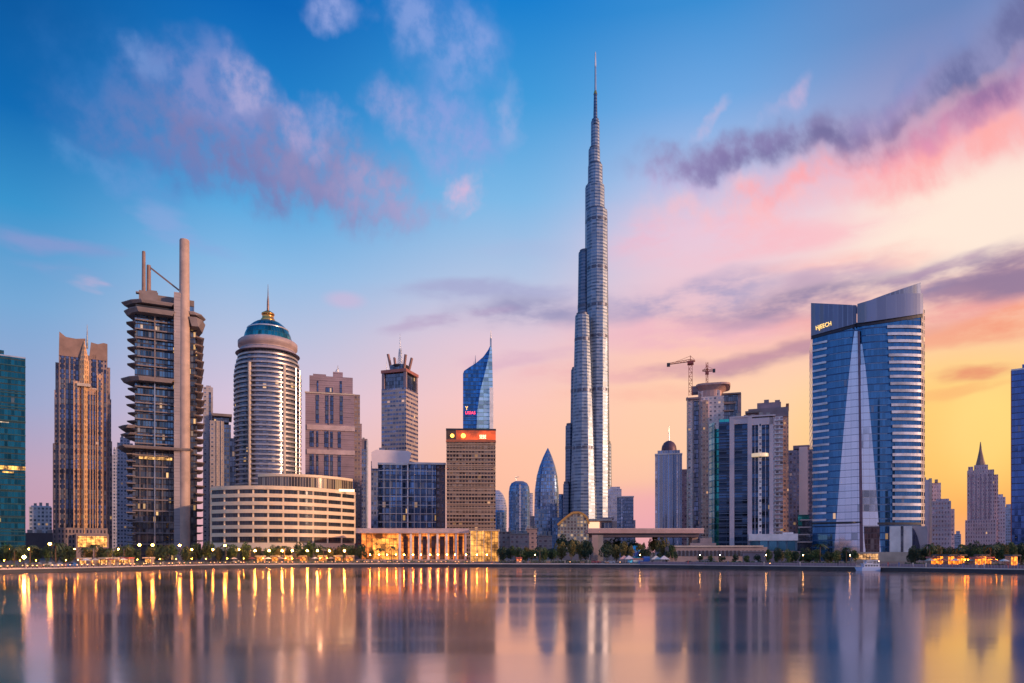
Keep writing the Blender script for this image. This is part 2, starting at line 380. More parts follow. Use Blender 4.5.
# water
m, t, b = pbsdf('water_surface')
g = t.nodes.new('ShaderNodeTexCoord')
mpn = t.nodes.new('ShaderNodeMapping'); mpn.inputs['Scale'].default_value = (.006, .045, 1); t.links.new(g.outputs['Object'], mpn.inputs[0])
band = noise(mpn.outputs[0], 1.0, 3, .5, nt=t)
b.inputs['Base Color'].default_value = (.0, .17, .19, 1); b.inputs['IOR'].default_value = 1.4
b.inputs['Specular Tint'].default_value = (1, 1, 1, 1)
t.links.new(maprange(band, .38, .62, .12, .16, nt=t, smooth=True), b.inputs['Roughness'])
mp2 = t.nodes.new('ShaderNodeMapping'); mp2.inputs['Scale'].default_value = (.16, .5, 1); t.links.new(g.outputs['Object'], mp2.inputs[0])
rip = noise(mp2.outputs[0], 1.0, 3, .6, nt=t)
bp = t.nodes.new('ShaderNodeBump'); bp.inputs['Strength'].default_value = .2; bp.inputs['Distance'].default_value = .03
t.links.new(rip, bp.inputs['Height']); t.links.new(bp.outputs[0], b.inputs['Normal'])
b.inputs['Anisotropic'].default_value = .2; b.inputs['Tangent'].default_value = (0, 1, 0)
cx_ = t.nodes.new('ShaderNodeCombineXYZ'); cx_.inputs[1].default_value = 1; t.links.new(cx_.outputs[0], b.inputs['Tangent'])
gs = t.nodes.new('ShaderNodeBsdfAnisotropic'); gs.distribution = 'MULTI_GGX'; gs.inputs['Color'].default_value = (.90, .71, .66, 1)  # warm tint put into the gloss so reflected sky turns orange
gs.inputs['Anisotropy'].default_value = .2; t.links.new(cx_.outputs[0], gs.inputs['Tangent']); t.links.new(bp.outputs[0], gs.inputs['Normal'])
t.links.new(maprange(band, .42, .58, .085, .125, nt=t, smooth=True), gs.inputs['Roughness'])
lw = t.nodes.new('ShaderNodeLayerWeight'); lw.inputs['Blend'].default_value = .5
mxs = t.nodes.new('ShaderNodeMixShader'); t.links.new(maprange(lw.outputs['Facing'], .70, .99, .42, .9, nt=t), mxs.inputs[0])
gs2 = t.nodes.new('ShaderNodeBsdfAnisotropic'); gs2.distribution = 'MULTI_GGX'; gs2.inputs['Color'].default_value = (.92, .74, .68, 1); gs2.inputs['Roughness'].default_value = .19
t.links.new(bp.outputs[0], gs2.inputs['Normal']); mg = t.nodes.new('ShaderNodeMixShader'); t.links.new(maprange(band, .40, .60, .10, .40, nt=t, smooth=True), mg.inputs[0])
t.links.new(gs.outputs[0], mg.inputs[1]); t.links.new(gs2.outputs[0], mg.inputs[2])
t.links.new(b.outputs[0], mxs.inputs[1]); t.links.new(mg.outputs[0], mxs.inputs[2]); t.links.new(mxs.outputs[0], t.nodes['Material Output'].inputs[0])
waterm = m
wb = MB(); wb.quad([(-2500, -1500, 0), (2500, -1500, 0), (2500, 420, 0), (-2500, 420, 0)])
tag(wb.build('water', waterm), kind='structure')
# ground sheet behind the shore
ground_m = plain('ground_paving', (.16, .13, .12), .8, var=.35, scale=.05)
far = [(-9000, 14000), (9000, 14000)]
gb = MB(); pts = [(-9000, 150)]+shore+[(9000, 160)]
gb.quad([(x, y+1.2, GZ) for x, y in pts]+[(9000, 14000, GZ), (-9000, 14000, GZ)])
tag(gb.build('ground', ground_m), kind='structure')
# quay wall: dark wet stone
quay_m = plain('wet_quay_stone', (.035, .035, .05), .5, var=.4, scale=.3)
qb = MB(); o_ = [(x, y-.0) for x, y in shore]; i_ = [(x, y+1.2) for x, y in shore]
for k in range(len(shore)-1):
    a, c_ = o_[k], o_[k+1]; d, e = i_[k], i_[k+1]
    qb.quad([(a[0], a[1], -1), (c_[0], c_[1], -1), (c_[0], c_[1], GZ-.15), (a[0], a[1], GZ-.15)])
tag(qb.build('quay_wall', quay_m), 'long dark wet stone quay wall edging the water along the whole promenade', 'wall')
cop = MB()
for k in range(len(shore)-1):
    a, c_ = o_[k], o_[k+1]; d, e = i_[k], i_[k+1]
    cop.quad([(a[0], a[1]-.2, GZ+.12), (c_[0], c_[1]-.2, GZ+.12), (e[0], e[1]+.02, GZ+.12), (d[0], d[1]+.02, GZ+.12)])
    cop.quad([(a[0], a[1]-.2, GZ-.15), (c_[0], c_[1]-.2, GZ-.15), (c_[0], c_[1]-.2, GZ+.12), (a[0], a[1]-.2, GZ+.12)])
    cop.quad([(e[0], e[1]+.02, GZ), (d[0], d[1]+.02, GZ), (d[0], d[1]+.02, GZ+.12), (e[0], e[1]+.02, GZ+.12)])
tag(cop.build('kerb', plain('kerb_stone', (.62, .50, .46), .6)), kind='structure')
pv = MB()
for k in range(len(shore)-1):
    a, c_ = i_[k], i_[k+1]
    pv.quad([(a[0], a[1]+.1, GZ+.006), (c_[0], c_[1]+.1, GZ+.006), (c_[0]*1.06, c_[1]+17, GZ+.006), (a[0]*1.06, a[1]+17, GZ+.006)])
tag(pv.build('promenade_pavement', plain('promenade_paving', (.74, .58, .50), .7, var=.3, scale=.4)), kind='structure')
rd = MB()
for k in range(len(shore)-1):
    a, c_ = i_[k], i_[k+1]
    rd.quad([(a[0]*1.09, a[1]+30, GZ+.01), (c_[0]*1.09, c_[1]+30, GZ+.01), (c_[0]*1.13, c_[1]+42, GZ+.01), (a[0]*1.13, a[1]+42, GZ+.01)])
tag(rd.build('road', plain('asphalt', (.05, .05, .055), .8)), kind='structure')
# ================================================================== BUILDINGS
def bands_on(b, poly, zs, out_h, m, name='floor_band', kmax=None):
    """one ring slab, copied up the tower: every ring a part"""
    o = MB().prism(poly, 0, out_h).build(name, m, b.root); o.location = (0, 0, zs[0])
    for z in zs[1:]:
        c = o.copy(); col.objects.link(c); c.location = (0, 0, z)
def arc(b, px0, px1, bulge, n=24, y0=0, depth=25, skew=0):
    """footprint whose front bulges towards the water"""
    x0, x1 = b.x(px0), b.x(px1); f = []
    for i in range(n+1):
        t_ = i/n; f.append((x0+(x1-x0)*t_, y0+skew*t_-bulge*(1-(2*t_-1)**2)))
    return f+[(x1, y0+skew+depth), (x0, y0+depth)]
def rooftop(b, px0, px1, py, dy=(6, 14), n=3, m=None):
    rnd = random.Random(int(px0*7+py)); z = b.z(py)
    k = MB()
    for i in range(n):
        a = b.x(px0)+(b.x(px1)-b.x(px0))*(i+.15+.2*rnd.random())/n; w = (b.x(px1)-b.x(px0))/n*.5
        k.box(a, a+w, dy[0]+i*.1, dy[1], z-.5, z+1.6+2.2*rnd.random())
    k.build('roof_plant', m or concrete, b.root)

# ---- 1 teal glass tower at the far left
b = Bld('glass_tower', 'teal glass office tower with a band of lit floors, cut by the picture edge', -30, 26, 430)
tg = fac('teal_glass', (.01, .05, .07), (.01, .13, .19), 3.9, 1.7, .8, .94, .008, metal=.85, gr=.1, litc=(1, .6, .15), ls=1.6, tilt=.03)
b.box('curtain_wall', -30, 26, 355, None, 0, 26, tg)
b.box('upper_block', -30, 4, 349, 355, 1.5, 24, tg)
zz = [b.z(py) for py in range(362, 545, 13)]
for py in range(364, 548, 14):
    o = MB().box(b.x(-30.2), b.x(26.15), -.35, 26.2, 0, .7).build('floor_band', plain('teal_band', (.02, .08, .10), .35, .4), b.root); o.location.z = b.z(py)
lf = MB().box(b.x(-6), b.x(26.1), -.2, .1, b.z(469), b.z(465.2)).build('lit_floor', glow('lit_floor', (1, .5, .1), 2.2, .9, .25, 1.7), b.root)
MB().box(b.x(2), b.x(14), -.2, .1, b.z(472.3), b.z(470.8)).build('lit_floor', glow('lit_floor', (1, .5, .1), 2.2), b.root)
MB().box(b.x(-5), b.x(9), -.2, .1, b.z(422), b.z(421)).build('lit_floor', glow('lit_floor2', (1, .75, .5), 1.0, .9, .3), b.root)
b.box('roof_parapet', -30, 26.1, 353.8, 355.2, -.3, .5, steel)
# ---- 2 low white block
b = Bld('office_block', 'low pale gridded block between the teal tower and the brown tower', 28, 52, 640)
wgrid = fac('white_grid', (.55, .56, .62), (.18, .26, .38), 3.6, 3.0, .55, .62, .05, metal=.6, ls=1.5)
b.box('wall', 29, 52, 507, None, 0, 30, wgrid); b.box('upper_storey', 31, 51, 505.5, 507, 4, 26, wgrid)
rooftop(b, 32, 50, 505.5)
# ---- 3 brown crowned tower
b = Bld('crowned_tower', 'tall brown stone tower with notched crown, warm lit spine and thin mast', 53, 113, 520)
bw = fac('brown_facade', (.33, .24, .24), (.06, .07, .13), 3.7, 2.2, .62, .5, .015, metal=.6, gr=.18, tilt=.04)
bstrip = fac('brown_strip_glass', (.03, .035, .06), (.09, .13, .24), 3.7, 1.5, .86, .85, .01, metal=.85)
b.box('side_wing', 53, 62, 444, None, 7, 34, bw); b.box('side_wing', 103, 113, 438, None, 7, 34, bw)
b.box('side_wing', 54.6, 62, 391, 444, 6, 33, bw); b.box('side_wing', 103, 112, 395, 438, 6, 33, bw)
b.box('side_wing', 55.5, 62, 363, 391, 8, 32, bw); b.box('side_wing', 103, 111, 362, 395, 8, 32, bw)
b.box('core_wall', 59, 108, 357, None, 4, 36, bw)
def crownpoly(pts, y0, y1, name='crown'):
    MB().slabxz([(b.x(px), b.z(py)) for px, py in pts], y0, y1).build(name, brown, b.root)
crownpoly([(59, 357), (84.5, 357), (85.5, 337), (76, 338.5), (66, 338), (59.5, 333.5)], 3.4, 9)
crownpoly([(89, 357), (108, 357), (108, 339.5), (104, 339), (98, 341), (91, 340)], 3.4, 9)
crownpoly([(60, 357), (107, 357), (107, 342), (90, 346), (60, 340)], 28, 33)
for p0, p1, pt in ((61.5, 64, 352), (66, 69, 350), (71, 73.5, 352), (76, 78, 350), (99, 101.5, 352), (104.5, 106.5, 366)):
    b.box('window_strip', p0, p1, pt, 545, 3.6, 5, bstrip)
b.box('window_strip', 92.5, 96.5, 352, 390, 3.4, 5, bstrip)
gf = fac('warm_lit_shaft', (.66, .38, .24), (.2, .14, .14), 3.7, 2.0, .55, .4, .02, metal=.5)  # warm light on the shafts put into the wall colour
b.box('shaft', 73.5, 79.5, 382, None, -1.5, 8, gf); b.box('shaft', 87, 96, 388, None, -.9, 8, gf); b.box('shaft', 97, 103, 372, None, -.5, 8, gf)
b.box('window_strip', 81.5, 83.2, 388, 545, -1.9, 0, bstrip)
for p in (88.2, 91, 93.8): b.box('window_strip', p, p+1.5, 394, 545, -1.2, 1, bstrip)
b.box('window_strip', 75.6, 77.4, 388, 545, -1.8, 1, bstrip); b.box('window_strip', 99, 101, 378, 545, -.8, 1.3, bstrip)
sp_ = MB(); x0, x1 = b.x(79.5), b.x(89); xm = (x0+x1)/2; z0, z1 = b.z(362), b.z(340)
sp_.prism([(x0, 0), (xm, -3), (x1, 0), (x1, 8), (x0, 8)], -1, z0)
sp_.loft([[(x0, 0, z0), (xm, -3, z0), (x1, 0, z0), (x1, 8, z0), (x0, 8, z0)], [(xm-.4, 3, z1), (xm, 2.6, z1), (xm+.4, 3, z1), (xm+.4, 3.6, z1), (xm-.4, 3.6, z1)]])
sp_.build('spine', fac('warm_lit_spine', (.85, .48, .24), (.35, .22, .16), 3.7, 1.6, .6, .5, .02, metal=.6, tilt=.04), b.root)  # orange light on the spine put into its colour
b.box('ledge', 77, 90.5, 384, 387, -3.4, 2, cream); b.box('ledge', 87, 97, 387, 389, -.2, 4, cream); b.box('ledge', 87, 99, 441, 443.5, -.6, 4, cream)
antenna(b, 87.2, 322, 345, 5, .6)
b.box('entrance_block', 76, 109, 534, None, -9, 2, mauve)
b.box('entrance_glazing', 77.5, 107, 536.5, 547, -9.4, -9.02, glow('lit_lobby', (1, .42, .1), 2.4, .6, .35, 2.8))
b.box('base_block', 58, 108, 528, None, -2.5, 3, bw)
# ---- 4 pale slim towers behind the finned tower
thin = fac('pale_residential', (.42, .42, .52), (.12, .17, .28), 3.3, 2.6, .5, .62, .03, metal=.6, ls=1.4)
for i, (a, c_, t_, Y, lb) in enumerate(((110, 121, 455, 720, 'slim pale residential tower standing close behind the brown crowned tower'), (117, 133, 443, 640, 'pale gridded residential tower partly hidden behind the finned tower'))):
    b = Bld('residential_tower', lb, a, c_, Y); b.box('wall', a, c_, t_, None, 0, 18, thin); b.box('roof_block', a+3, c_-3, t_-6, t_, 4, 12, thin); rooftop(b, a+3, c_-3, t_-6, n=2)
# ---- 5 finned tower with masts
b = Bld('finned_tower', 'unfinished looking dark tower with jutting slabs, concrete pier and two tall masts', 122, 208, 430)
dk = fac('finned_glass', (.05, .05, .08), (.10, .20, .32), 3.9, 1.5, .8, .84, .03, metal=.75, gr=.15, ls=2.2, tilt=.07, var=.8)
dk2 = fac('finned_glass_lower', (.06, .05, .07), (.10, .12, .15), 3.9, 1.4, .78, .82, .07, metal=.7, gr=.18, ls=2.4, tilt=.08, var=.8)
b.box('curtain_wall', 135, 175, 312, 448, 3, 30, dk); b.box('curtain_wall', 133, 175, 448, None, 2, 30, dk2)
b.box('curtain_wall', 189, 198, 318, None, 5, 30, dk2)
pierm = fac('pier_concrete', (.40, .33, .34), (.30, .25, .26), 3.9, 9, .06, 1, 0, metal=0, gr=.7)
warmc = plain('mast_concrete', (.55, .38, .31), .6)
b.box('concrete_pier', 174, 182.5, 292, None, -3, 24, pierm)
lathe([(b.w(5.3), -1), (b.w(5.2), b.z(400)), (b.w(4.6), b.z(238)), (b.w(4.3), b.z(237.2))], b.x(184.6), -1, 28).build('round_mast', warmc, b.root)
lathe([(b.w(1.9), b.z(300)), (b.w(1.6), b.z(250.5)), (b.w(1.4), b.z(250))], b.x(143.6), 8, 16).build('twin_mast', brown, b.root)
lathe([(b.w(2.1), b.z(300)), (b.w(1.9), b.z(263)), (b.w(1.8), b.z(262.6))], b.x(148.6), 9, 16).build('twin_mast', brown, b.root)
MB().bar((b.x(149), 9, b.z(264)), (b.x(179), 1, b.z(287.5)), 1.0).build('mast_stay', brown, b.root)
b.box('roof_block', 139, 158, 291.5, 304, 4, 22, slabm); b.box('roof_block', 147.5, 157, 289.5, 293, 5, 18, slabm)
b.box('roof_block', 158, 176, 293.5, 306, 5, 22, slabm); b.box('roof_block', 188, 195, 294, 306, 5, 22, slabm); b.box('rooftop_glazing', 190, 194.5, 300, 306.5, 4.5, 21, dk)
MB().box(b.x(136), b.x(140), 3, 6, b.z(295), b.z(293.7)).build('bracket', slabm, b.root)
MB().bar((b.x(175), 2, b.z(296)), (b.x(163), 3.5, b.z(306)), .6).build('brace', slabm, b.root)
def deck(px0, px1, py, th, y0, y1, tipl=6, tipr=6, name='deck', m=slabm):
    x0, x1 = b.x(px0), b.x(px1); z1 = b.z(py); z0 = z1-b.w(th); ym = (y0+y1)/2
    top = [(x0, ym-3), (x0+b.w(tipl)*.5, y0+4), (x0+b.w(tipl), y0), (x1-b.w(tipr), y0), (x1-b.w(tipr)*.4, y0+4), (x1, ym-2), (x1-b.w(tipr), y1), (x0+b.w(tipl), y1)]
    bot = [(x0+(x-x0)*.9+1.6 if x < (x0+x1)/2 else x1-(x1-x)*.9-1.6, y) for x, y in top]
    MB().loft([[(x, y+.4, z0) for x, y in bot], [(x, y, z1-b.w(.8)) for x, y in top], [(x, y, z1) for x, y in top]]).build(name, m, b.root)
deck(121.5, 175, 303.5, 3.2, -3, 27, 18, 1); deck(124, 176, 312, 4.5, -4, 27, 12, 1); deck(187, 207.5, 309, 3, -3, 26, 1, 12); deck(188, 207, 315, 9, -4, 26, 1, 9)
deck(121, 175, 379.5, 4.2, -4, 27, 16, 1); deck(119, 175, 428, 4, 0, 27, 14, 1) if False else None
deck(117.5, 195, 448, 2.6, -5, 30, 6, 4)
b.box('sky_lobby', 136, 174, 308, 311.5, 0, 24, darkm)
fin = MB(); zt = 0
x0, x1 = b.x(126.5), b.x(136)
fin.loft([[(x0+1, 2, -.2), (x1, -1, -.75), (x1, 20, -.75), (x0+1, 8, -.2)], [(x0, 4, .05), (x1, -1.5, .1), (x1, 22, .1), (x0, 9, .05)]])
fo = fin.build('balcony_slab', slabm, b.root); fo.location = (0, 0, b.z(325))
rnd = random.Random(5)
ys = [333.5+8.1*i for i in range(5)]+[390+8.1*i for i in range(7)]
for py in ys:
    c_ = fo.copy(); col.objects.link(c_); c_.location = (rnd.uniform(-.6, .9), 0, b.z(py))
deck(118.5, 138, 427, 3, 0, 27, 9, 1, 'balcony_slab'); deck(120.5, 138, 434.5, 2, 0, 27, 9, 1, 'balcony_slab')
fo2 = MB().box(b.x(127), b.x(136), 0, 26, 0, .6).build('balcony_slab', slabm, b.root); fo2.location = (0, 0, b.z(456))
for i in range(1, 13):
    c_ = fo2.copy(); col.objects.link(c_); c_.location = (0, 0, b.z(456+7.2*i))
fr = MB().loft([[(b.x(196), 0, -.6), (b.x(203), 3, -.6), (b.x(203), 24, -.6), (b.x(196), 26, -.6)], [(b.x(196), -1, 0), (b.x(205.5), 3, 0), (b.x(205.5), 24, 0), (b.x(196), 26, 0)]]).build('balcony_slab', plain('warm_slab', (.42, .32, .3)), b.root)
fr.location = (0, 0, b.z(332))
for i in range(1, 27):
    c_ = fr.copy(); col.objects.link(c_); c_.location = (rnd.uniform(-.7, .5), 0, b.z(332+8*i))
for k, py in enumerate(list(range(322, 375, 9))+list(range(388, 446, 8))+list(range(456, 545, 11))):
    o = MB().box(b.x(135.5 if py < 448 else 133), b.x(174), 1.2 if py < 448 else .6, 2.5, b.z(py)-.45, b.z(py)+.25).build('floor_band', slabm, b.root)
b.box('column', 154.2, 155.4, 378, None, .2, 1.4, steel); b.box('column', 154.2, 155.6, 312, 378, 1.5, 2.7, slabm)
for px in (140, 147, 162, 169): b.box('column', px, px+.5, 450, None, .9, 1.5, slabm)
b.box('mid_shaft', 183, 192, 445, 520, -1.5, 10, slabm) if False else None
MB().box(b.x(139), b.x(172), -.2, .5, b.z(460), b.z(457.6)).build('lit_floor', glow('lit_amber', (1, .5, .14), 1.6, .95, .3), b.root)
# ---- 6 pale towers behind
pale = fac('pale_stone_tower', (.44, .38, .40), (.2, .22, .3), 3.5, 3.4, .4, .45, .01, metal=.5)
b = Bld('slab_tower', 'smooth pale slab tower rising just beside the finned tower', 203, 213, 600)
b.box('wall', 203, 213, 387, None, 0, 22, pale); b.box('wall', 206, 211, 384.5, 387, 4, 14, pale); b.box('window_strip', 209, 211, 392, None, -.2, 1, bstrip)
b = Bld('slab_tower', 'shorter pale tower with a dark roof canopy, behind the curved cream block', 210, 232, 560)
b.box('wall', 210, 224, 421, None, 0, 24, pale); b.box('glazed_wall', 224, 231, 424, None, 1, 24, fac('navy_grid', (.10, .13, .22), (.12, .2, .36), 3.6, 2, .7, .7, .02)); b.box('roof_canopy', 212, 232, 414, 416.5, -2, 24, slabm); b.box('roof_room', 214, 229, 416.5, 421.5, 2, 20, dglass); b.box('fin', 216.5, 217.5, 421, None, -.8, .5, cream); b.box('fin', 221, 222, 421, None, -.8, .5, cream)
# ---- 7 domed cylinder tower
b = Bld('domed_tower', 'cylindrical banded tower with teal dome, golden lantern and needle spire', 234, 302, 480)
cx, cy = 0, b.w(34); r = b.w(32)
cg = fac('cylinder_glass', (.10, .11, .16), (.16, .19, .28), b.w(4.9), 2.4, .9, .9, .03, metal=.8, gr=.14, tilt=.06)
MB().loft([ring(ell(cx, cy, r, r, 64), -1), ring(ell(cx, cy, r, r, 64), b.z(372)), ring(ell(cx, cy, r*.965, r*.965, 64), b.z(360)), ring(ell(cx, cy, r*.88, r*.88, 64), b.z(350)), ring(ell(cx, cy, r*.86, r*.86, 64), b.z(343))], sm=True).build('curtain_wall', cg, b.root)
def cring(r0, z0, h, n=64): return MB().loft([ring(ell(cx, cy, r0, r0, n), z0), ring(ell(cx, cy, r0+.0, r0+.0, n), z0+h)], sm=True)
o = cring(b.w(33.6), 0, b.w(1.75)).build('balcony_ring', plain('silver_balcony', (.52, .48, .50), .42, .6, var=.4, scale=.1), b.root); o.location.z = b.z(352)
for i in range(1, 38):
    c_ = o.copy(); col.objects.link(c_); c_.location.z = b.z(352+4.9*i)
    if i < 4: s_ = (.93, .965, .985)[i-1]; c_.scale = (s_, s_, 1); c_.location.y = cy*(1-s_)
o.scale = (.89, .89, 1); o.location.y = cy*.11
for a in (-122, -62):
    ax, ay = cx+b.w(33.0)*cos(R(a)), cy+b.w(33.0)*sin(R(a))
    MB().prism(ell(ax, ay, 1.1, 1.1, 12), -1, b.z(362)).build('rib', cream, b.root)
for a in (-35, -20):
    ax, ay = cx+b.w(33.0)*cos(R(a)), cy+b.w(33.0)*sin(R(a))
    MB().prism(ell(ax, ay, .5, .5, 8), -1, b.z(362)).build('rib', bandm, b.root)
lathe([(b.w(32), b.z(347)), (b.w(27), b.z(343)), (b.w(27), b.z(341)), (b.w(29.5), b.z(339.5)), (b.w(29.6), b.z(334.5)), (b.w(28), b.z(333)), (b.w(25), b.z(332.6))], cx, cy, 64).build('collar', plain('collar_stone', (.46, .35, .36), .5), b.root)
dm = fac('dome_glass', (.02, .11, .15), (.02, .22, .28), 4.2, 2.2, .93, .92, 0, metal=.85, gr=.12, tilt=.03)
dp = [(b.w(24)*cos(R(a)), b.z(332.6)+b.w(23)*sin(R(a))) for a in (0, 10, 20, 30, 40, 50, 60, 68, 74)]
lathe(dp, cx, cy, 64).build('dome', dm, b.root)
lathe([(b.w(24.4), b.z(333.6)), (b.w(24.5), b.z(331.8)), (b.w(23.6), b.z(331.4))], cx, cy, 64).build('dome_rim', bandw, b.root)
lathe([(b.w(20.9), b.z(320.9)), (b.w(21), b.z(320)), (b.w(20.6), b.z(319.5))], cx, cy, 64).build('dome_ring', bandm, b.root)
lathe([(b.w(6.8), b.z(311)), (b.w(7), b.z(309)), (b.w(5.8), b.z(307.6)), (b.w(5.8), b.z(304.5)), (b.w(6.6), b.z(304)), (b.w(6.4), b.z(302.6)), (b.w(3.5), b.z(300.8)), (b.w(1.4), b.z(299.5))], cx, cy, 32).build('lantern', gold, b.root)
lathe([(b.w(1.3), b.z(301)), (b.w(1.1), b.z(290)), (b.w(.5), b.z(284)), (b.w(.15), b.z(272))], cx, cy, 12).build('spire', plain('spire_bronze', (.2, .14, .14), .4, .6), b.root)
b.box('side_tower', 229, 236, 436, None, 18, 30, dglass)
# ---- 8 curved cream block
b = Bld('curved_office_block', 'long curved cream stone block with seven storeys of dark ribbon windows', 214, 357, 385, face=.8)
def path(px0, px1, n, bulge, y0=0, skew=0):
    x0, x1 = b.x(px0), b.x(px1)
    return [(x0+(x1-x0)*i/n, y0+skew*i/n-bulge*(1-(2*i/n-1)**2)) for i in range(n+1)]
pth = path(214, 356, 40, 20, 0, 12)
back_ = [(b.x(356), 45), (b.x(214), 45)]
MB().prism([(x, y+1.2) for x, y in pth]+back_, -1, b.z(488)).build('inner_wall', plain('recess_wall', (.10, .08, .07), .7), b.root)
def strip(pts, z0, z1, th=1.0, name='spandrel', m=cream, out=0):
    q = [(x, y-out) for x, y in pts]
    MB().prism(q+[(x, y+th) for x, y in reversed(q)], z0, z1).build(name, m, b.root)
def lerp(p, t_):
    k = min(int(t_), len(p)-2); f_ = t_-k; return (p[k][0]+(p[k+1][0]-p[k][0])*f_, p[k][1]+(p[k+1][1]-p[k][1])*f_)
creamb = plain('cream_bands', (.88, .67, .46), .5, var=.15)
fz = [b.z(545)]+[b.z(545-7.55*(i+1)) for i in range(7)]
strip(pth, b.z(551), b.z(543), name='spandrel', m=creamb)
wm = fac('ribbon_window', (.12, .09, .08), (.05, .06, .08), 10, 1.6, .98, .92, .05, metal=.5, gr=.15, ls=1.2, tilt=.08)
for i in range(8):
    zc = b.z(543-7.55*i)
    if i: strip(pth, zc-b.w(1.8), zc+b.w(1.8), 1.2, 'spandrel', creamb, .25)
for i in range(7):
    z0 = b.z(543-7.55*i)+b.w(1.8); z1 = b.z(543-7.55*(i+1))-b.w(1.8)
    for k in range(10):
        a0, a1 = k*4+.2, k*4+3.8
        pp = [lerp(pth, a0), lerp(pth, (a0+a1)/2), lerp(pth, a1)]
        MB().prism([(x, y+.7) for x, y in pp]+[(x, y+1.15) for x, y in reversed(pp)], z0, z1).build('window', wm, b.root)
for k in range(11):
    x, y = lerp(pth, min(k*4, 39.99)); MB().box(x-.45, x+.45, y+.35, y+1.2, b.z(543), b.z(489)).build('pier', creamb, b.root)
lg = path(216, 355, 24, 19, 1.3, 11)
MB().prism(lg+[(x, y+.6) for x, y in reversed(lg)], -.5, b.z(551.5)).build('shopfront', glow('shopfront_glow', (1, .33, .06), 2.4, .9, .3, 2.4), b.root)
p2 = path(258, 354, 24, 12, 3, 12)
MB().prism(p2+[(b.x(354), 40), (b.x(258), 40)], b.z(489), b.z(476.5)).build('upper_storey', fac('upper_glass', (.45, .34, .25), (.14, .12, .12), 12, 1.5, .7, .8, .5, metal=.6, litc=(1, .55, .2), ls=1.0), b.root)
strip(p2, b.z(477), b.z(474.5), 1, 'cornice', creamb, .5)
MB().prism(p2+[(b.x(354), 40), (b.x(258), 40)], b.z(476.5)-.2, b.z(476.5)).build('roof', concrete, b.root)
b.box('roof_sign', 339, 355, 487.5, 490, 2, 3, emit('lit_sign_band', (1, .72, .4), 2.0))
# ---- 9 mauve stone tower and its shoulder
b = Bld('stone_tower', 'mauve stone tower with dark vertical window slots in three stacked tiers', 305, 355, 560)
mf = fac('mauve_facade', (.36, .26, .31), (.26, .18, .22), 3.6, 7, .14, 1, 0, metal=0, gr=.7)
b.box('wall', 305.5, 354.5, 393.5, None, 0, 30, mf); b.box('upper_tier', 309.5, 353, 376, 393.5, 1.5, 28, mf)
b.box('upper_tier', 313, 326, 373.5, 376, 4, 20, mf); b.box('roof_room', 333, 343, 370, 376.5, 5, 18, mf)
b.box('ledge', 305, 355, 392.8, 394.2, -.6, 1, cream); b.box('ledge', 307, 355, 425.5, 430.5, -.8, 1, plain('ledge_pink', (.62, .46, .46), .6)); b.box('ledge', 307, 355, 450, 454.5, -.8, 1, plain('ledge_pink', (.62, .46, .46), .6))
for p0, p1 in ((316, 319), (325.5, 333.5), (340, 343)):
    b.box('window_strip', p0, p1, 395.5, 423.5, -.3, 1, bstrip)
for p0, p1, t_, bt in ((317, 318.5, 381, 393), (325.8, 332.8, 387, 392.5), (340, 342, 380, 393)): b.box('window_strip', p0, p1, t_, bt, 1.2, 2, bstrip)
for t_, bt in ((431.5, 447.5), (455, 478)):
    for p0, p1 in ((310, 314), (316.5, 318.5), (324.5, 333), (338, 341)): b.box('window_strip', p0, p1, t_, bt, -.3, 1, bstrip)
b.box('pier', 328.6, 330, 395, 478, -.6, 1, mf)
antenna(b, 338, 362, 372, 9, .7); 
lat = MB(); 
for i in range(4): lat.bar((b.x(334+i*1.6), 9, b.z(371)), (b.x(337+i*.5), 9, b.z(366-i*.4)), .35)
lat.build('roof_frame', steel, b.root)
b.box('side_wall', 354.5, 360.5, 392, None, 4, 28, fac('shoulder_glass', (.30, .22, .2), (.30, .22, .22), 3.4, 2.6, .5, .6, .03, metal=.6, ls=1.2)); b.box('side_wall', 360.5, 362.5, 421, None, 6, 28, mf)
b = Bld('office_tower', 'slim blue grey tower with pale cap behind the mauve stone tower', 354, 368, 640)
bg_ = fac('blue_grey_grid', (.20, .22, .32), (.14, .2, .34), 3.6, 2.0, .6, .7, .01, metal=.7)
b.box('wall', 350, 368, 449, None, 0, 24, bg_); b.box('cap', 356, 367.5, 438.5, 449, 1, 20, mauve); b.box('fin', 366.6, 368.2, 440, None, -.5, 4, white)
rooftop(b, 357, 366, 438.5, n=2)
# ---- 10 tower under construction with spread crown
b = Bld('tower_under_construction', 'square banded tower with open crown frame, red deck and splayed roof arms', 371, 411, 650, turn=-28)
bf = fac('band_facade_left', (.34, .31, .36), (.10, .13, .22), 3.5, 30, .5, 1, 0, metal=.6)
w_ = b.w(13.6)
def sq(h, cx_=0, cy_=18): return rect(cx_-h, cx_+h, cy_-h, cy_+h)
MB().prism(sq(b.w(13.8)), -1, b.z(387)).build('wall', fac('stripe_facade', (.56, .44, .40), (.14, .19, .34), 4.0, 3, .5, .86, .03, metal=.7, litc=(1, .5, .15), ls=1.5), b.root)
MB().prism(sq(b.w(11.5)), b.z(387), b.z(372)).build('crown_glazing', dglass, b.root)
for sx in (-1, 1):
    for sy in (-1, 1):
        h = b.w(12.2); MB().box(sx*h-1.3, sx*h+1.3, 18+sy*h-1.3, 18+sy*h+1.3, b.z(387), b.z(369.5)).build('corner_post', mauve, b.root)
MB().prism(sq(b.w(14.2)), b.z(371), b.z(368)).build('deck', plain('red_deck', (.42, .15, .12)), b.root)
MB().prism(sq(b.w(7.5)), b.z(368.5), b.z(361.5)).build('roof_room', dglass, b.root)
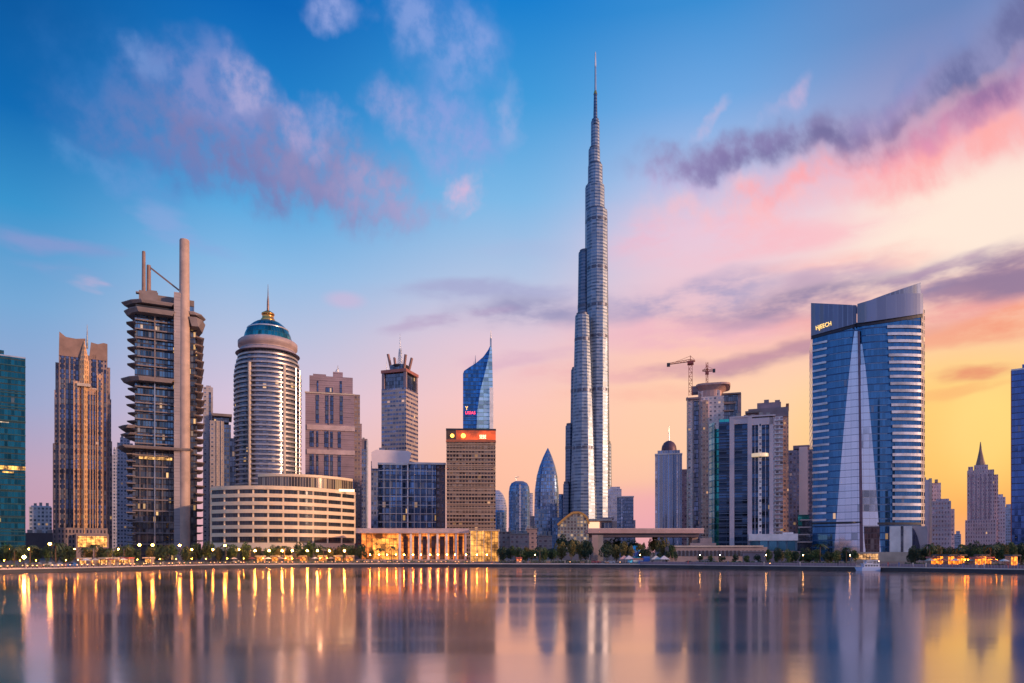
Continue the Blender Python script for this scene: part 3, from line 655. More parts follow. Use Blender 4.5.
lathe([(b.w(6), b.z(366)), (b.w(8.5), b.z(362.5)), (b.w(8.5), b.z(361))], 0, 18, 24).build('roof_bowl', darkm, b.root)
for sx, sy in ((-1, -1), (1, -1), (1, 1), (-1, 1)):
    MB().bar((sx*b.w(7), 18+sy*b.w(5), b.z(367)), (sx*b.w(10), 18+sy*b.w(7), b.z(350 if sx < 0 else 352)), 2.6, 1.6).build('roof_arm', plain('arm_red', (.36, .2, .18)), b.root)
lt = MB()
for i in range(7):
    z0, z1 = b.z(362-i*2.6), b.z(362-(i+1)*2.6); ww = 1.8*(1-i*.1)
    for sx, sy in ((-1, -1), (1, -1), (1, 1), (-1, 1)):
        lt.bar((sx*ww, 18+sy*ww, z0), (sx*ww*.94, 18+sy*ww*.94, z1), .35)
    lt.bar((-ww, 18-ww, z0), (ww, 18-ww, z1), .3); lt.bar((ww, 18-ww, z0), (-ww, 18-ww, z1), .3)
lt.build('lattice_mast', steel, b.root)
antenna(b, 391, 328, 350, 18, .5); antenna(b, 394.5, 342, 358, 15, .35); antenna(b, 380, 357, 370, 10, .35)
# ---- 11 drum screen block + blue grid block
b = Bld('drum_building', 'navy glass block under a blank curved pale screen, behind the blue gridded offices', 371, 412, 520)
b.box('wall', 371, 412, 461, None, 2, 30, bg_)
MB().slabxz([(b.x(372), b.z(469)), (b.x(404), b.z(469)), (b.x(408.5), b.z(464)), (b.x(411.5), b.z(452.5)), (b.x(408), b.z(450.6)), (b.x(376), b.z(450.2)), (b.x(371.5), b.z(453))], -1, 2).build('screen', plain('screen_panel', (.86, .72, .75), .5, var=.06), b.root)
b.box('roof_room', 379, 385, 447, 450.5, 5, 14, bg_)
b = Bld('glass_office_block', 'wide dark blue gridded office block behind the colonnade', 377, 446, 440)
gb_ = fac('blue_grid', (.08, .11, .20), (.08, .17, .36), 4.1, 2.1, .8, .8, .015, metal=.8, gr=.1, ls=1.4, var=.7)
p3 = [(b.x(378), 3), (b.x(382), 0), (b.x(403), -1.5), (b.x(407), 0), (b.x(407), 28), (b.x(378), 28)]
MB().prism(p3, -1, b.z(465)).build('curtain_wall', gb_, b.root)
MB().prism([(b.x(408.2), 0), (b.x(412), -1.5), (b.x(436), -1), (b.x(436), 28), (b.x(408.2), 28)], -1, b.z(464)).build('curtain_wall', gb_, b.root)
b.box('wall', 436, 446, 464.5, None, 3, 28, fac('grey_side', (.25, .22, .27), (.12, .14, .22), 4.1, 3, .5, .5, .02))
b.box('corner_pier', 407, 408.4, 463, None, -1.2, 5, white); b.box('parapet', 378, 407, 463.5, 465.5, -1.9, 2, steel); b.box('parapet', 409, 446, 462.5, 464.5, -1.9, 4, steel)
for px in (384, 390, 396, 401.5, 414, 420, 426, 432): b.box('mullion', px, px+.5, 466, None, -2.1, 0, steel)
for i in range(7): b.box('transom', 379, 436, 471+8.5*i, 471.6+8.5*i, -1.75, -1.2, steel)
# ---- 12 blue sail tower
b = Bld('sail_tower', 'blue glass tower with a slanted sail top and tall twin spire', 463, 494, 700)
sb = fac('sail_glass', (.02, .10, .28), (.03, .16, .46), 3.9, 2.6, .8, .9, .0, metal=.85, gr=.1, tilt=.03)
sil = [(463, 440), (487, 440), (490.5, 345)]
outl = [(b.x(463), -1), (b.x(488), -1)]+[(b.x(px), b.z(py)) for px, py in ((491, 352), (490.2, 345.5), (488, 350), (483, 357), (476, 363), (469, 367.5), (464, 371), (463, 374))]
MB().slabxz(outl, 0, 26).build('sail_wall', sb, b.root)
outl = [(b.x(476.5), -1), (b.x(492.8), -1)]+[(b.x(px), b.z(py)) for px, py in ((492.8, 385), (492, 350), (490.6, 345), (488.5, 358), (485, 373), (480.5, 390), (477.5, 410), (476.5, 430))]
MB().slabxz(outl, -1.6, 24).build('bright_shard', fac('pale_blue_glass', (.25, .5, .6), (.42, .62, .75), 3.9, 5, .8, .94, 0, metal=.9, gr=.08, tilt=.04), b.root)
b.box('edge_fin', 489.6, 493.2, 388, None, -3, 22, plain('sun_glint_white', (.95, .9, .88), .3, .0))  # plain white strip standing in for the sun's reflection
for i in range(1, 9):
    b.box('floor_band', 463.2, 476, 376+i*7, 376.5+i*7, -.4, 0, plain('blue_band', (.05, .14, .3), .3, .5)) if i > 1 else None
b.box('spire', 490, 491.7, 337, 352, 3, 5.5, steel); antenna(b, 490.9, 329, 352, 4, 1.0, 'spire'); antenna(b, 475.3, 352, 364, 12, .5); antenna(b, 473.9, 358, 364, 12, .4)
def sign_text(b, txt, px, py, size_px, y, m, sx=1.0, name='lettering', ext=.15, rotx=90):
    cu = bpy.data.curves.new(name, 'FONT'); cu.body = txt; cu.size = b.w(size_px); cu.extrude = ext; cu.materials.append(m); cu.space_character = 1.05
    o = bpy.data.objects.new(name, cu); col.objects.link(o); o.parent = b.root; o.location = (b.x(px), y, b.z(py)); o.rotation_euler = (R(90), 0, 0); o.scale = (sx, 1, 1)
    dg = bpy.context.evaluated_depsgraph_get(); me = bpy.data.meshes.new_from_object(o.evaluated_get(dg)); me.materials.clear(); me.materials.append(m)
    q = bpy.data.objects.new(name, me); col.objects.link(q); q.parent = b.root; q.location = o.location; q.rotation_euler = o.rotation_euler; q.scale = o.scale
    bpy.data.objects.remove(o); q.name = name; return q
sign_text(b, 'LISIAS', 465.2, 414.6, 4.0, -1.9, emit('red_sign', (1, .05, .12), 3), .95)
sign_text(b, 'Y', 465.3, 410, 5, -.6, emit('amber_sign', (1, .45, .1), 3), .9, 'sign_emblem')
# ---- 13 dark office block with lit red sign band
b = Bld('sign_topped_office', 'boxy brown gridded office block topped by a glowing red sign band', 446, 496, 425)
ob = fac('brown_grid', (.32, .23, .18), (.06, .05, .06), 2.6, 1.9, .62, .78, .05, metal=.6, litc=(1, .5, .2), ls=1.1, var=.7)
b.box('wall', 446.5, 495.5, 441.5, None, 0, 30, ob); b.box('parapet', 446, 496, 428.8, 430.6, -.8, 30, darkm)
b.box('sign_frame', 446.2, 495.8, 439.8, 441.5, -.5, 29.6, rust); b.box('sign_band', 446.2, 495.8, 430.6, 439.8, -.5, 29.6, glow('red_band', (1, .10, .012), 1.3, .55, .06, 60))
b.box('sign_frame', 446, 496, 441, 442.2, -.8, 2, rust)
for px, ri in ((452, 1.9), (463, 2.3)): lathe([(b.w(ri), 0), (b.w(ri*.9), .8), (.1, 1.2)], 0, 0, 20).build('sign_lamp', emit('sign_glow', (1, .45, .06), 5), b.root)
ks = [o for o in col.objects if o.parent == b.root and o.name.startswith('sign_lamp')]
for o, px in zip(ks, (452.3, 463.3)): o.rotation_euler = (R(90), 0, 0); o.location = (b.x(px), -.6, b.z(436))
sign_text(b, 'SEBE', 479.4, 438.6, 5.2, -.8, emit('cream_sign', (1, .72, .42), 3.0), .62)
for i in range(28):
    zp = b.z(443.5+3.55*i)
    if i == 0: fo = MB().box(b.x(446.3), b.x(495.7), -.45, 30.2, -.2, .25).build('floor_band', plain('brown_band', (.46, .34, .26), .6), b.root); fo.location.z = zp
    elif zp > 10: c_ = fo.copy(); col.objects.link(c_); c_.location.z = zp
# ---- 14 lit colonnade and pavilion
b = Bld('colonnade_hall', 'low lit hall with a thin pink roof slab and tall white columns by the water', 356, 469, 368, face=.5)
b.box('roof_slab', 357, 469, 528.4, 533.2, -2, 26, plain('pink_slab', (.55, .42, .42), .5))
b.box('hall_glazing', 360, 466, 533.2, None, 6, 24, glow('hall_glow', (1, .25, .04), 1.6, .9, .12, 2.6))
b.box('bright_glazing', 372, 397, 538, None, 3.5, 5.9, glow('hall_glow_strong', (1, .33, .05), 2.6, .7, .2, 2.2))
for px in (400, 411, 420, 428.5, 437.5, 446.5, 456, 465.5): MB().box(b.x(px)-.55, b.x(px)+.55, -1, .4, -.5, b.z(533.2)).build('column', plain('pale_column', (.88, .76, .72), .5), b.root)
for px in (405, 415.5, 424.2, 433, 442, 451, 460.5): b.box('door_panel', px-2.2, px+2.2, 536, None, 4.6, 5.4, fac('hall_door', (.10, .05, .05), (.08, .06, .08), 4, 1.6, .8, .8, .12, metal=.5, ls=1.4))
b.box('terrace_step', 358, 468, 559.5, None, -3.5, 6, concrete_pink)
b = Bld('glass_pavilion', 'glowing golden glass pavilion at the end of the colonnade', 469.5, 500, 366)
gp = glow('pavilion_glow', (1, .42, .09), 2.1, .5, .15, 2.0)
b.box('glazing', 470, 484, 530.5, None, 0, 20, gp); b.box('glazing', 484, 499, 531.5, None, 2, 20, glow('pavilion_glow_dim', (1, .40, .08), 1.2, .7, .2, 1.8)); b.box('roof', 469.4, 500, 529.6, 531, -.8, 21, plain('warm_roof', (.5, .38, .3)))
for px in (470, 476.5, 483.6, 491, 498.4): b.box('frame_post', px, px+.7, 531, None, -.4, 1.5 if px < 484 else 3, cream)
# ---- 15 far blue towers in the middle
def fartower(name, label, px0, px1, prof, Y, m, group=None, n=28, p=.7, extra=None, sy=.8):
    b = Bld(name, label, px0, px1, Y, group=group); hw = b.w((px1-px0)/2)
    MB().loft([[(x, y, b.z(py) if py else -1) for x, y in ell(b.x((px0+px1)/2)+b.w(dx), hw*.8, hw*sc, hw*sy*sc, n, p)] for py, sc, dx in prof], sm=False).build('curtain_wall', m, b.root)
    return b
fb = fac('far_blue_glass', (.12, .18, .32), (.10, .22, .44), 4, 2, .8, .8, 0, metal=.8, gr=.15)
fb2 = fac('far_pale_glass', (.46, .46, .58), (.3, .36, .52), 4, 2, .6, .7, 0, metal=.7)
b = fartower('rounded_tower', 'small far blue tower with curved shoulder beside the red signed block', 492, 507, [(None, 1, 0), (508, 1, 0), (500, .9, -.6), (494, .7, -1.6), (490, .4, -3)], 1100, fb2)
b = fartower('rounded_tower', 'lower dark blue block in front of the curved shouldered far tower', 494, 506, [(None, 1, 0), (512, 1, 0), (510, .9, 0)], 900, fb)
b = fartower('rounded_tower', 'far blue tower with rounded crown and tiny roof crane', 508.5, 530, [(None, 1, 0), (492, 1, 0), (486, .92, 0), (482.5, .75, 0), (480.5, .4, 0)], 1000, fb)
antenna(b, 516, 475.5, 482, 12, .5); MB().bar((b.x(515), 12, b.z(476.5)), (b.x(519), 12, b.z(476)), .6).build('roof_crane', steel, b.root)
b.box('pale_fin', 519, 521, 484, None, -.3, 3, fb2)
b = fartower('slab_tower', 'narrow far blue tower tucked between the rounded and the pointed towers', 527, 533, [(None, 1, 0), (493, 1, 0)], 1150, fb2)
b = Bld('low_block', 'low pinkish far block below the narrow blue tower', 531, 536, 800); b.box('wall', 530, 536, 516, None, 0, 15, pale)
b = fartower('pointed_tower', 'blue bullet shaped glass tower tapering to a sharp point', 534, 559, [(None, .96, 0), (540, .97, 0), (515, 1.0, 0), (490, .97, .2), (475, .84, .5), (465, .64, .8), (456, .38, 1.1), (450, .16, 1.3), (446.5, .02, 1.4)], 780, fac('bullet_glass', (.16, .22, .38), (.17, .28, .50), 4, 2, .8, .8, 0, metal=.85, gr=.14), p=.8)
b.box('dark_annex', 535, 547, 509, None, -4, 4, fb); b.box('dark_annex', 552, 559.5, 518, None, -2, 4, fb)
b = fartower('slab_tower', 'sliver of a far dark tower between the pointed tower and the tallest one', 558, 564, [(None, 1, 0), (494, 1, 0)], 1200, fb)
for i, (a, c_, t_, Y, lb) in enumerate(((497, 512, 532, 620, 'low pink terraced building beside the golden pavilion'), (510, 529, 534, 600, 'wide low pink building behind the quayside bushes'), (526, 537, 529, 640, 'small pink cube building under the bullet shaped tower'), (538, 552, 536, 560, 'low pink rooftop block in front of the bullet shaped tower'), (560, 574, 543, 540, 'little pink pavilion block by the latticed dome'))):
    b = Bld('low_building', lb, a, c_, Y); b.box('wall', a, c_, t_, None, 0, 20, fac('pink_low', (.50, .34, .32), (.18, .14, .18), 4, 4, .4, .5, .08, metal=.4, ls=1.0)); b.box('roof', a-.3, c_+.3, t_-.5, t_+.3, -.5, 20, concrete_pink); rooftop(b, a, c_, t_-.5, n=3)
# ---- 16 the tallest tower
b = Bld('supertall_tower', 'immensely tall silver stepped tower narrowing to a needle spire', 563, 612, 1150, face=0)
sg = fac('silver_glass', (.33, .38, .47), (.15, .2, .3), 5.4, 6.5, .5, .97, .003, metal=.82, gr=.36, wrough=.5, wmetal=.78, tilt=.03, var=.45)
sgd = fac('silver_glass_shade', (.17, .21, .31), (.07, .11, .19), 5.4, 6.5, .5, .97, .0, metal=.85, gr=.3, wrough=.4, wmetal=.8, tilt=.025, var=.35)  # darker copy of the silver glass, shade put into its colour
dband = plain('louvre_band', (.10, .11, .16), .4, .7)
def wing(x0t, x1t, yt, x0b, x1b, yfront, m=sg, name='wing', yb=None, n=28, bands=()):
    bands = tuple(bands) or tuple(y for y in (222, 270, 307, 340, 391, 448) if y > yt+12)
    rt, rb = b.w((x1t-x0t)/2), b.w((x1b-x0b)/2); D = b.Y+yfront+rt
    X_ = lambda px: PX(px, D)-b.root.location.x
    Z_ = lambda py: PZ(py, D)-b.z0
    ct, cb = X_((x0t+x1t)/2), X_((x0b+x1b)/2)
    zt = Z_(yt); rings = []
    K = 6
    for k in range(K+1):
        t_ = k/K; z = -1+(zt+1)*t_; cx_ = cb+(ct-cb)*t_; r_ = rb+(rt-rb)*t_
        rings.append([(cx_+r_*1.04*cos(a_), yfront+r_+r_*1.04*sin(a_), z) for a_ in [2*pi*(i_+.35+.5*t_)/11-pi/2 for i_ in range(11)]])
    MB().loft(rings, sm=False).build(name, m, b.root)
    MB().loft([[(x, y, zt-.2) for x, y in ell(ct, yfront+rt, rt*.86, rt*.86, n)], [(x, y, zt+4) for x, y in ell(ct, yfront+rt, rt*.84, rt*.84, n)]], sm=True).build('setback_cap', dband, b.root)
    for py in bands:
        t_ = (Z_(py)+1)/(zt+1); cx_ = cb+(ct-cb)*t_; r_ = (rb+(rt-rb)*t_)+.5; yc = yfront+(rb+(rt-rb)*t_)
        MB().loft([[(x, y, Z_(py)-2.4) for x, y in ell(cx_, yc, r_, r_, n)], [(x, y, Z_(py)+2.4) for x, y in ell(cx_, yc, r_, r_, n)]], sm=True).build('mechanical_band', dband, b.root)
wing(586, 607.3, 212, 588, 610, 6, bands=(222, 270, 307, 338, 391))
wing(585.2, 604.5, 187, 584, 606, 26, bands=())
wing(588, 602.5, 166, 586, 606, 28)
wing(588.5, 600, 150, 587, 603, 34)
wing(591, 599.5, 122, 588, 602, 38)
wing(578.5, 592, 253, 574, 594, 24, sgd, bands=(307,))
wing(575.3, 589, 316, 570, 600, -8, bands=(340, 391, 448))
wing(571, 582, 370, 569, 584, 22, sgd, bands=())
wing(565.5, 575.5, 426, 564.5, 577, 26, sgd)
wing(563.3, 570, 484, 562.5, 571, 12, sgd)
wing(599, 608.9, 388, 596, 610.8, 16, bands=(448,))
wing(601, 611.3, 444, 600, 612, 22, bands=())
ZS = lambda py: PZ(py, b.Y+40)-b.z0
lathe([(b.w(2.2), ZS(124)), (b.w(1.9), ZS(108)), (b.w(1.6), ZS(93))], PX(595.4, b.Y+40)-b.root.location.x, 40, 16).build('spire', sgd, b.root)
lathe([(b.w(2.0), ZS(94.5)), (b.w(1.2), ZS(91))], PX(595.4, b.Y+40)-b.root.location.x, 40, 16).build('spire_collar', gold, b.root)
lathe([(b.w(1.1), ZS(93)), (b.w(.9), ZS(75)), (b.w(.8), ZS(66))], PX(595.4, b.Y+40)-b.root.location.x, 40, 12).build('spire', steel, b.root)
lathe([(b.w(.9), ZS(67)), (b.w(.6), ZS(53)), (.1, ZS(51.5))], PX(595.4, b.Y+40)-b.root.location.x, 40, 12).build('spire_tip', plain('spire_tip', (.85, .8, .8), .3, .3), b.root)
# ---- 17 latticed dome hall + bright annex
b = Bld('lattice_dome_hall', 'low barrel shaped latticed glass hall at the foot of the tallest tower', 557, 590, 470)
ldf = fac('lattice_glass', (.80, .64, .46), (.30, .22, .18), 2.2, 2.2, .68, .68, .6, metal=.3, litc=(1, .6, .28), ls=.9, wrough=.4)
MB().slabxz([(b.x(px), b.z(py)) for px, py in ((557, 557), (588.5, 557), (588.5, 523), (587, 518), (584, 515), (579, 512.8), (573, 513), (567, 517), (562, 521), (558, 525))], 0, 20).build('barrel_wall', ldf, b.root)
ar = MB(); pp = [(588.8, 524), (587.2, 518), (584, 514.6), (579, 512.4), (573, 512.6), (567, 516.6), (562, 520.8), (557.6, 525)]
for (a, c_), (d, e) in zip(pp, pp[1:]): ar.bar((b.x(a), -.6, b.z(c_)), (b.x(d), -.6, b.z(e)), .8, 1.4)
ar.build('arch_rib', gold, b.root)
b.box('base_wall', 556.5, 589.5, 551, None, -.6, 21, concrete_pink)
b = Bld('entrance_annex', 'pale flat roofed annex with a blazing lit window beside the latticed hall', 588, 617, 480)
b.box('wall', 588, 617, 521, None, 2, 18, concrete_pink); b.box('lit_window', 588.5, 599.5, 521.8, 530.6, 1.2, 1.9, emit('blazing_window', (1, .55, .32), 1.3)); b.box('dark_window', 601.5, 612, 522.5, 529, 1.2, 1.9, dglass); b.box('roof', 587, 612, 518.8, 520.8, 0, 19, cream); b.box('roof', 600, 614, 517.2, 518.8, 2, 17, mauve)
for px in (604.5, 608): b.box('window_frame', px, px+.6, 522.5, 529, .9, 1.3, cream)
# ---- 18 pair right of the tallest tower
b = Bld('slab_tower', 'pale grey stepped tower just beside the foot of the tallest tower', 608, 622, 820)
b.box('wall', 608, 621.5, 489, None, 0, 20, fb2); b.box('upper_tier', 610, 620, 486.5, 489, 3, 16, fb2)
b = Bld('slab_tower', 'flat topped blue grey tower between the tallest tower and the open sky', 617, 636, 760)
b.box('wall', 617, 633.5, 497, None, 0, 22, bg_); b.box('side_wing', 633.5, 635.5, 520, None, 2, 22, bg_); b.box('parapet', 617, 634, 496, 497.3, -.5, 3, steel); b.box('pier', 621, 622.5, 499, None, -.4, 1, fb2)
# ---- 19 long flat canopy bridge
b = Bld('footbridge', 'long flat pink canopy deck carried on a broad concrete pier', 590, 690, 350, cat='bridge', face=0)
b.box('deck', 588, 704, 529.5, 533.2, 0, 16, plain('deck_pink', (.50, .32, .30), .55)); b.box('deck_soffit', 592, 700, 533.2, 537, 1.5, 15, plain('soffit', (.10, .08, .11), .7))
b.box('pier', 592, 598, 535, None, 0, 5, concrete_pink); b.box('pier', 598.2, 603.5, 535, None, 1.2, 6, concrete)
b.box('pier', 694, 700, 537, None, 4, 10, concrete_pink)
b.box('parapet', 588, 704, 528.2, 529.5, -.1, .4, plain('deck_pale', (.58, .42, .40)))
# ---- 20 dome topped blue tower
b = Bld('dome_topped_tower', 'slim blue ribbed tower with a small dark dome and needle', 655, 682, 640)
rb_ = fac('ribbed_blue', (.28, .32, .46), (.12, .20, .38), 200, 2.2, .999, .55, 0, metal=.75, wrough=.5)
b.box('wall', 655, 682, 454, None, 0, 24, rb_); b.box('upper_tier', 657.5, 680, 450, 454, 2, 22, rb_); b.box('ledge', 654.7, 682.3, 453.4, 454.6, -.5, 24.5, steel)
b.box('corner_pier', 655, 657, 455, None, -.5, 4, fb2); b.box('corner_pier', 676.5, 678, 455, None, -.5, 4, fb2)
lathe([(b.w(7.6), b.z(450)), (b.w(7.6), b.z(447.5)), (b.w(7), b.z(444)), (b.w(5.2), b.z(441)), (b.w(2.6), b.z(439.2)), (.3, b.z(438.6))], b.x(669), 12, 28).build('dome', plain('dome_purple', (.13, .07, .10), .5, .3), b.root)
antenna(b, 669, 424, 440, 12, .6, 'needle')
b = Bld('slab_tower', 'dull purple tower peeping out behind the dome topped tower', 681, 689, 720); b.box('wall', 678, 690, 470, None, 0, 20, fac('dull_purple', (.16, .12, .18), (.14, .12, .2), 4, 3, .5, .6, 0)); b.box('parapet', 678, 690, 469.2, 470.2, -.4, 3, mauve)
# ---- 21 construction tower with flared crown and cranes
b = Bld('construction_tower', 'pinkish balcony tower topped by a flared dark concrete crown', 686, 742, 540)
rc = fac('balcony_grid', (.86, .70, .68), (.30, .27, .34), 3.3, 3.2, .44, .5, .04, metal=.4, ls=1.2, var=.7)
rw = fac('warm_balcony_grid', (.68, .42, .32), (.22, .15, .15), 3.3, 2.4, .5, .6, .12, metal=.4, litc=(1, .5, .2), ls=1.3)
b.box('wall', 687, 724, 396, None, 0, 26, rc); b.box('wall', 698, 720, 390, 396.5, 1, 24, rc); b.box('warm_bay', 702.5, 708, 400, None, -1.4, 1, rw)
b.box('pier', 686.5, 688, 396, None, -1.5, 2, cream); b.box('pier', 699, 700.5, 392, None, -1.5, 2, mauve); b.box('pier', 692.5, 693.5, 398, None, -1, 1, mauve)
b.box('window_strip', 694, 698.5, 400, None, -.4, 1, bstrip)
b.box('rear_wall', 722, 741, 393, None, 8, 30, dglass); b.box('rear_wall_edge', 738, 741.3, 392.5, None, 7.4, 12, mauve); b.box('rear_slab', 722, 741, 392, 393.5, 6, 30, slabm); b.box('rear_slab', 722, 736, 401, 403, 6, 9, slabm); b.box('rear_slab', 722, 734, 409, 410.5, 6, 9, slabm)
MB().loft([ring(ell(b.x(710), 12, b.w(11.5), 12, 32, .7), b.z(397)), ring(ell(b.x(710), 12, b.w(11.5), 12, 32, .7), b.z(389.5)), ring(ell(b.x(711.5), 12, b.w(14), 14, 32, .5), b.z(386)), ring(ell(b.x(713), 12, b.w(16.8), 15, 32, .45), b.z(385)), ring(ell(b.x(713), 12, b.w(17), 15, 32, .45), b.z(383.2))]).build('flared_crown', plain('crown_pink', (.60, .38, .35)), b.root)
b.box('roof_pod', 691, 701, 384, 390, 3, 14, mauve); b.box('ledge', 685.8, 701, 396.5, 398.5, -1.8, 3, mauve)
def crane(label, b0, pxm, pyb, pyt, jl, jr, pj, wid=1.8, tilt=0, Y=545):
    b = Bld('tower_crane', label, pxm-1, pxm+1, Y, cat='crane', z=b0)
    k = MB(); z0, z1 = 0, PZ(pyt, Y)-b0; n = max(4, int((z1-z0)/2.6)); w = wid
    for i in range(n):
        a, c_ = z0+(z1-z0)*i/n, z0+(z1-z0)*(i+1)/n
        for sx, sy in ((-1, -1), (1, -1), (1, 1), (-1, 1)): k.bar((sx*w/2, sy*w/2, a), (sx*w/2, sy*w/2, c_), .36)
        s_ = 1 if i % 2 else -1
        k.bar((-s_*w/2, -w/2, a), (s_*w/2, -w/2, c_), .28); k.bar((-w/2, -w/2, a), (w/2, -w/2, a), .28); k.bar((-w/2, s_*w/2, a), (-w/2, -s_*w/2, c_), .28); k.bar((w/2, s_*w/2, a), (w/2, -s_*w/2, c_), .28)
    red = plain('crane_red', (.50, .12, .05), .5); k.build('mast', red, b.root)
    zj = PZ(pj, Y)-b0; xl, xr = (jl-pxm)/F*Y, (jr-pxm)/F*Y
    def jib(xa, xb, za, zb, h, name):
        j = MB(); m_ = max(3, int(abs(xb-xa)/2.2))
        for i in range(m_):
            t0, t1 = i/m_, (i+1)/m_; x_0, x_1 = xa+(xb-xa)*t0, xa+(xb-xa)*t1; q0, q1 = za+(zb-za)*t0, za+(zb-za)*t1; h0, h1 = h*(1-.5*t0), h*(1-.5*t1)
            for yy in (-.6, .6): j.bar((x_0, yy, q0), (x_1, yy, q1), .3)
            j.bar((x_0, 0, q0+h0), (x_1, 0, q1+h1), .32); j.bar((x_0, -.6, q0), ((x_0+x_1)/2, 0, (q0+q1)/2+(h0+h1)/2), .24); j.bar(((x_0+x_1)/2, 0, (q0+q1)/2+(h0+h1)/2), (x_1, -.6, q1), .24)
        j.build(name, red, b.root)
    jib(0, xl, zj, zj+tilt, 1.8, 'jib'); jib(0, xr, zj, zj+tilt*.2, 1.6, 'counter_jib')
    MB().box(min(xl, 0)-1.2 if jl < jr and jl < 680 else xr-2, min(xl, 0)+1.2 if jl < jr and jl < 680 else xr, -1, 1, zj+tilt-1.6, zj+tilt+1).build('counterweight', darkm, b.root)
    MB().box(-w*.9, w*.9, -w, w, zj-2.2, zj-.1).build('cab', plain('crane_cab', (.35, .08, .07)), b.root)
    a = MB(); a.bar((0, 0, zj), (0, 0, zj+4.5), .5); a.bar((0, 0, zj+4.3), (xl*.7, 0, zj+tilt*.7+1.2), .2); a.bar((0, 0, zj+4.3), (xr*.9, 0, zj+1), .2); a.build('apex_frame', red, b.root)
    return b
crane('red lattice tower crane with a long level jib on the flared crown tower', PZ(397, 545), 690.5, 397, 362, 669, 695, 361.5, 2.6, -1.2, Y=539)
crane('small orange crane with short crossed jib rising beside the flared crown', PZ(383, 552), 707, 383, 362.5, 702.5, 715, 371.5, 1.5, .6, Y=552)
# ---- 22 teal and stone front tower
b = Bld('striped_glass_tower', 'teal and navy glass tower with broad pale stone vertical piers', 706, 776, 420)
nv = fac('navy_floor_glass', (.07, .10, .18), (.025, .07, .17), 3.75, 4.5, .66, .96, .02, metal=.8, gr=.1, ls=1.6, var=.7)
tl = fac('teal_corner_glass', (.03, .16, .18), (.03, .34, .36), 3.75, 3, .8, .96, 0, metal=.85, gr=.1)
pm = plain('pale_pier', (.56, .48, .54), .5, var=.1)
MB().prism([(b.x(708), 9), (b.x(711), 5), (b.x(714), 2), (b.x(714), 30), (b.x(708), 30)], -1, b.z(420)).build('corner_glazing', fac('pale_teal_edge', (.25, .42, .46), (.25, .48, .52), 3.75, 9, .8, .98, 0, metal=.6, gr=.2), b.root)
MB().prism([(b.x(711), 4.6), (b.x(719), 1.6), (b.x(719), 28), (b.x(711), 28)], -1, b.z(427)).build('corner_glazing', tl, b.root)
b.box('floor_glazing', 718.5, 729.5, 420.5, None, 1.5, 28, nv); b.box('roof_glazing', 719, 729, 417.5, 421.5, 2.5, 20, tl)
b.box('pier', 729.5, 734.3, 417.5, None, -.9, 28, pm); b.box('floor_glazing', 734.3, 747.5, 424, None, .8, 28, nv); b.box('lintel', 734.3, 747.5, 417.8, 424, -.6, 28, pm)
b.box('pier', 747.5, 752, 417.5, None, -.9, 28, pm); b.box('floor_glazing', 752, 769, 426, None, .8, 28, nv); b.box('lintel', 752, 774, 419, 426, -.6, 28, pm)
b.box('white_stack', 758, 761.5, 425, None, -.8, 1, fac('white_stack', (.8, .74, .74), (.1, .12, .2), 3.75, 2.4, .4, .5, .25, metal=.5, litc=(1, .8, .55), ls=1.3)); b.box('pier', 769, 773, 419, None, -.6, 28, pm)
b.box('pier', 754.6, 755.2, 426, None, -.2, 1, pm); b.box('pier', 765, 765.6, 426, None, -.2, 1, pm)
MB().prism(ell(b.x(759.5), 1, b.w(8.5), 4.5, 28), b.z(457.5), b.z(454.3)).build('halo_balcony', plain('halo', (.75, .62, .5), .4, emis=(1, .7, .4), es=.5), b.root)
for p0, p1 in ((718.5, 729.5), (734.3, 747.5)):
    for i in range(28):
        z_ = b.z(432)-i*3.75
        if z_ < 14: break
        MB().box(b.x(p0)+.05, b.x(p1)-.05, 0, 1.6, z_-.12, z_+.2).build('floor_band', plain('steel_blue_band', (.14, .19, .28), .35, .3), b.root)
b.box('roof_slab', 729.5, 775, 416.4, 417.8, -1, 28, pm); rooftop(b, 734, 772, 416.4, n=5)
b.box('podium', 750, 795, 541, None, -8, 12, fac('podium_blue', (.06, .12, .2), (.05, .2, .34), 6, 5, .85, .8, .08, metal=.7, litc=(.4, .8, 1), ls=.6)); b.box('podium_roof', 748.5, 795.5, 534.5, 541, -8.8, 13, plain('podium_white', (.82, .78, .82), .4)); b.box('podium_roof_unit', 782, 792, 532.8, 534.5, -2, 6, white)
# ---- 23 residential tower behind, with crown
b = Bld('residential_tower', 'pale balcony tower with a ragged stepped crown behind the striped tower', 745, 789, 520)
rr_ = fac('pale_balcony', (.84, .72, .74), (.26, .22, .28), 3.3, 3.0, .5, .62, .05, metal=.5, ls=1.2, var=.8)
b.box('wall', 745, 783, 417, None, 0, 30, rr_); b.box('warm_side', 783, 788.5, 411, None, 3, 30, rw)
b.box('crown_block', 748, 788.3, 407.5, 417, 2, 28, mauve); b.box('crown_block', 757, 781, 401.5, 407.5, 4, 24, plain('crown_mauve', (.40, .27, .31))); b.box('crown_block', 764, 769, 398, 401.5, 6, 14, mauve); b.box('crown_block', 775, 780, 399, 401.5, 6, 14, mauve)
b.box('crown_wing', 745, 760, 410, 412, -.8, 18, slabm); b.box('crown_wing', 786, 788.8, 404, 411, 3, 18, rust)
for i in range(38):
    z_ = b.z(421)-i*3.3
    if z_ < 12: break
    MB().box(b.x(774.5), b.x(782.8), -1.1, 0, z_-.35, z_+.45).build('balcony', bandw, b.root)
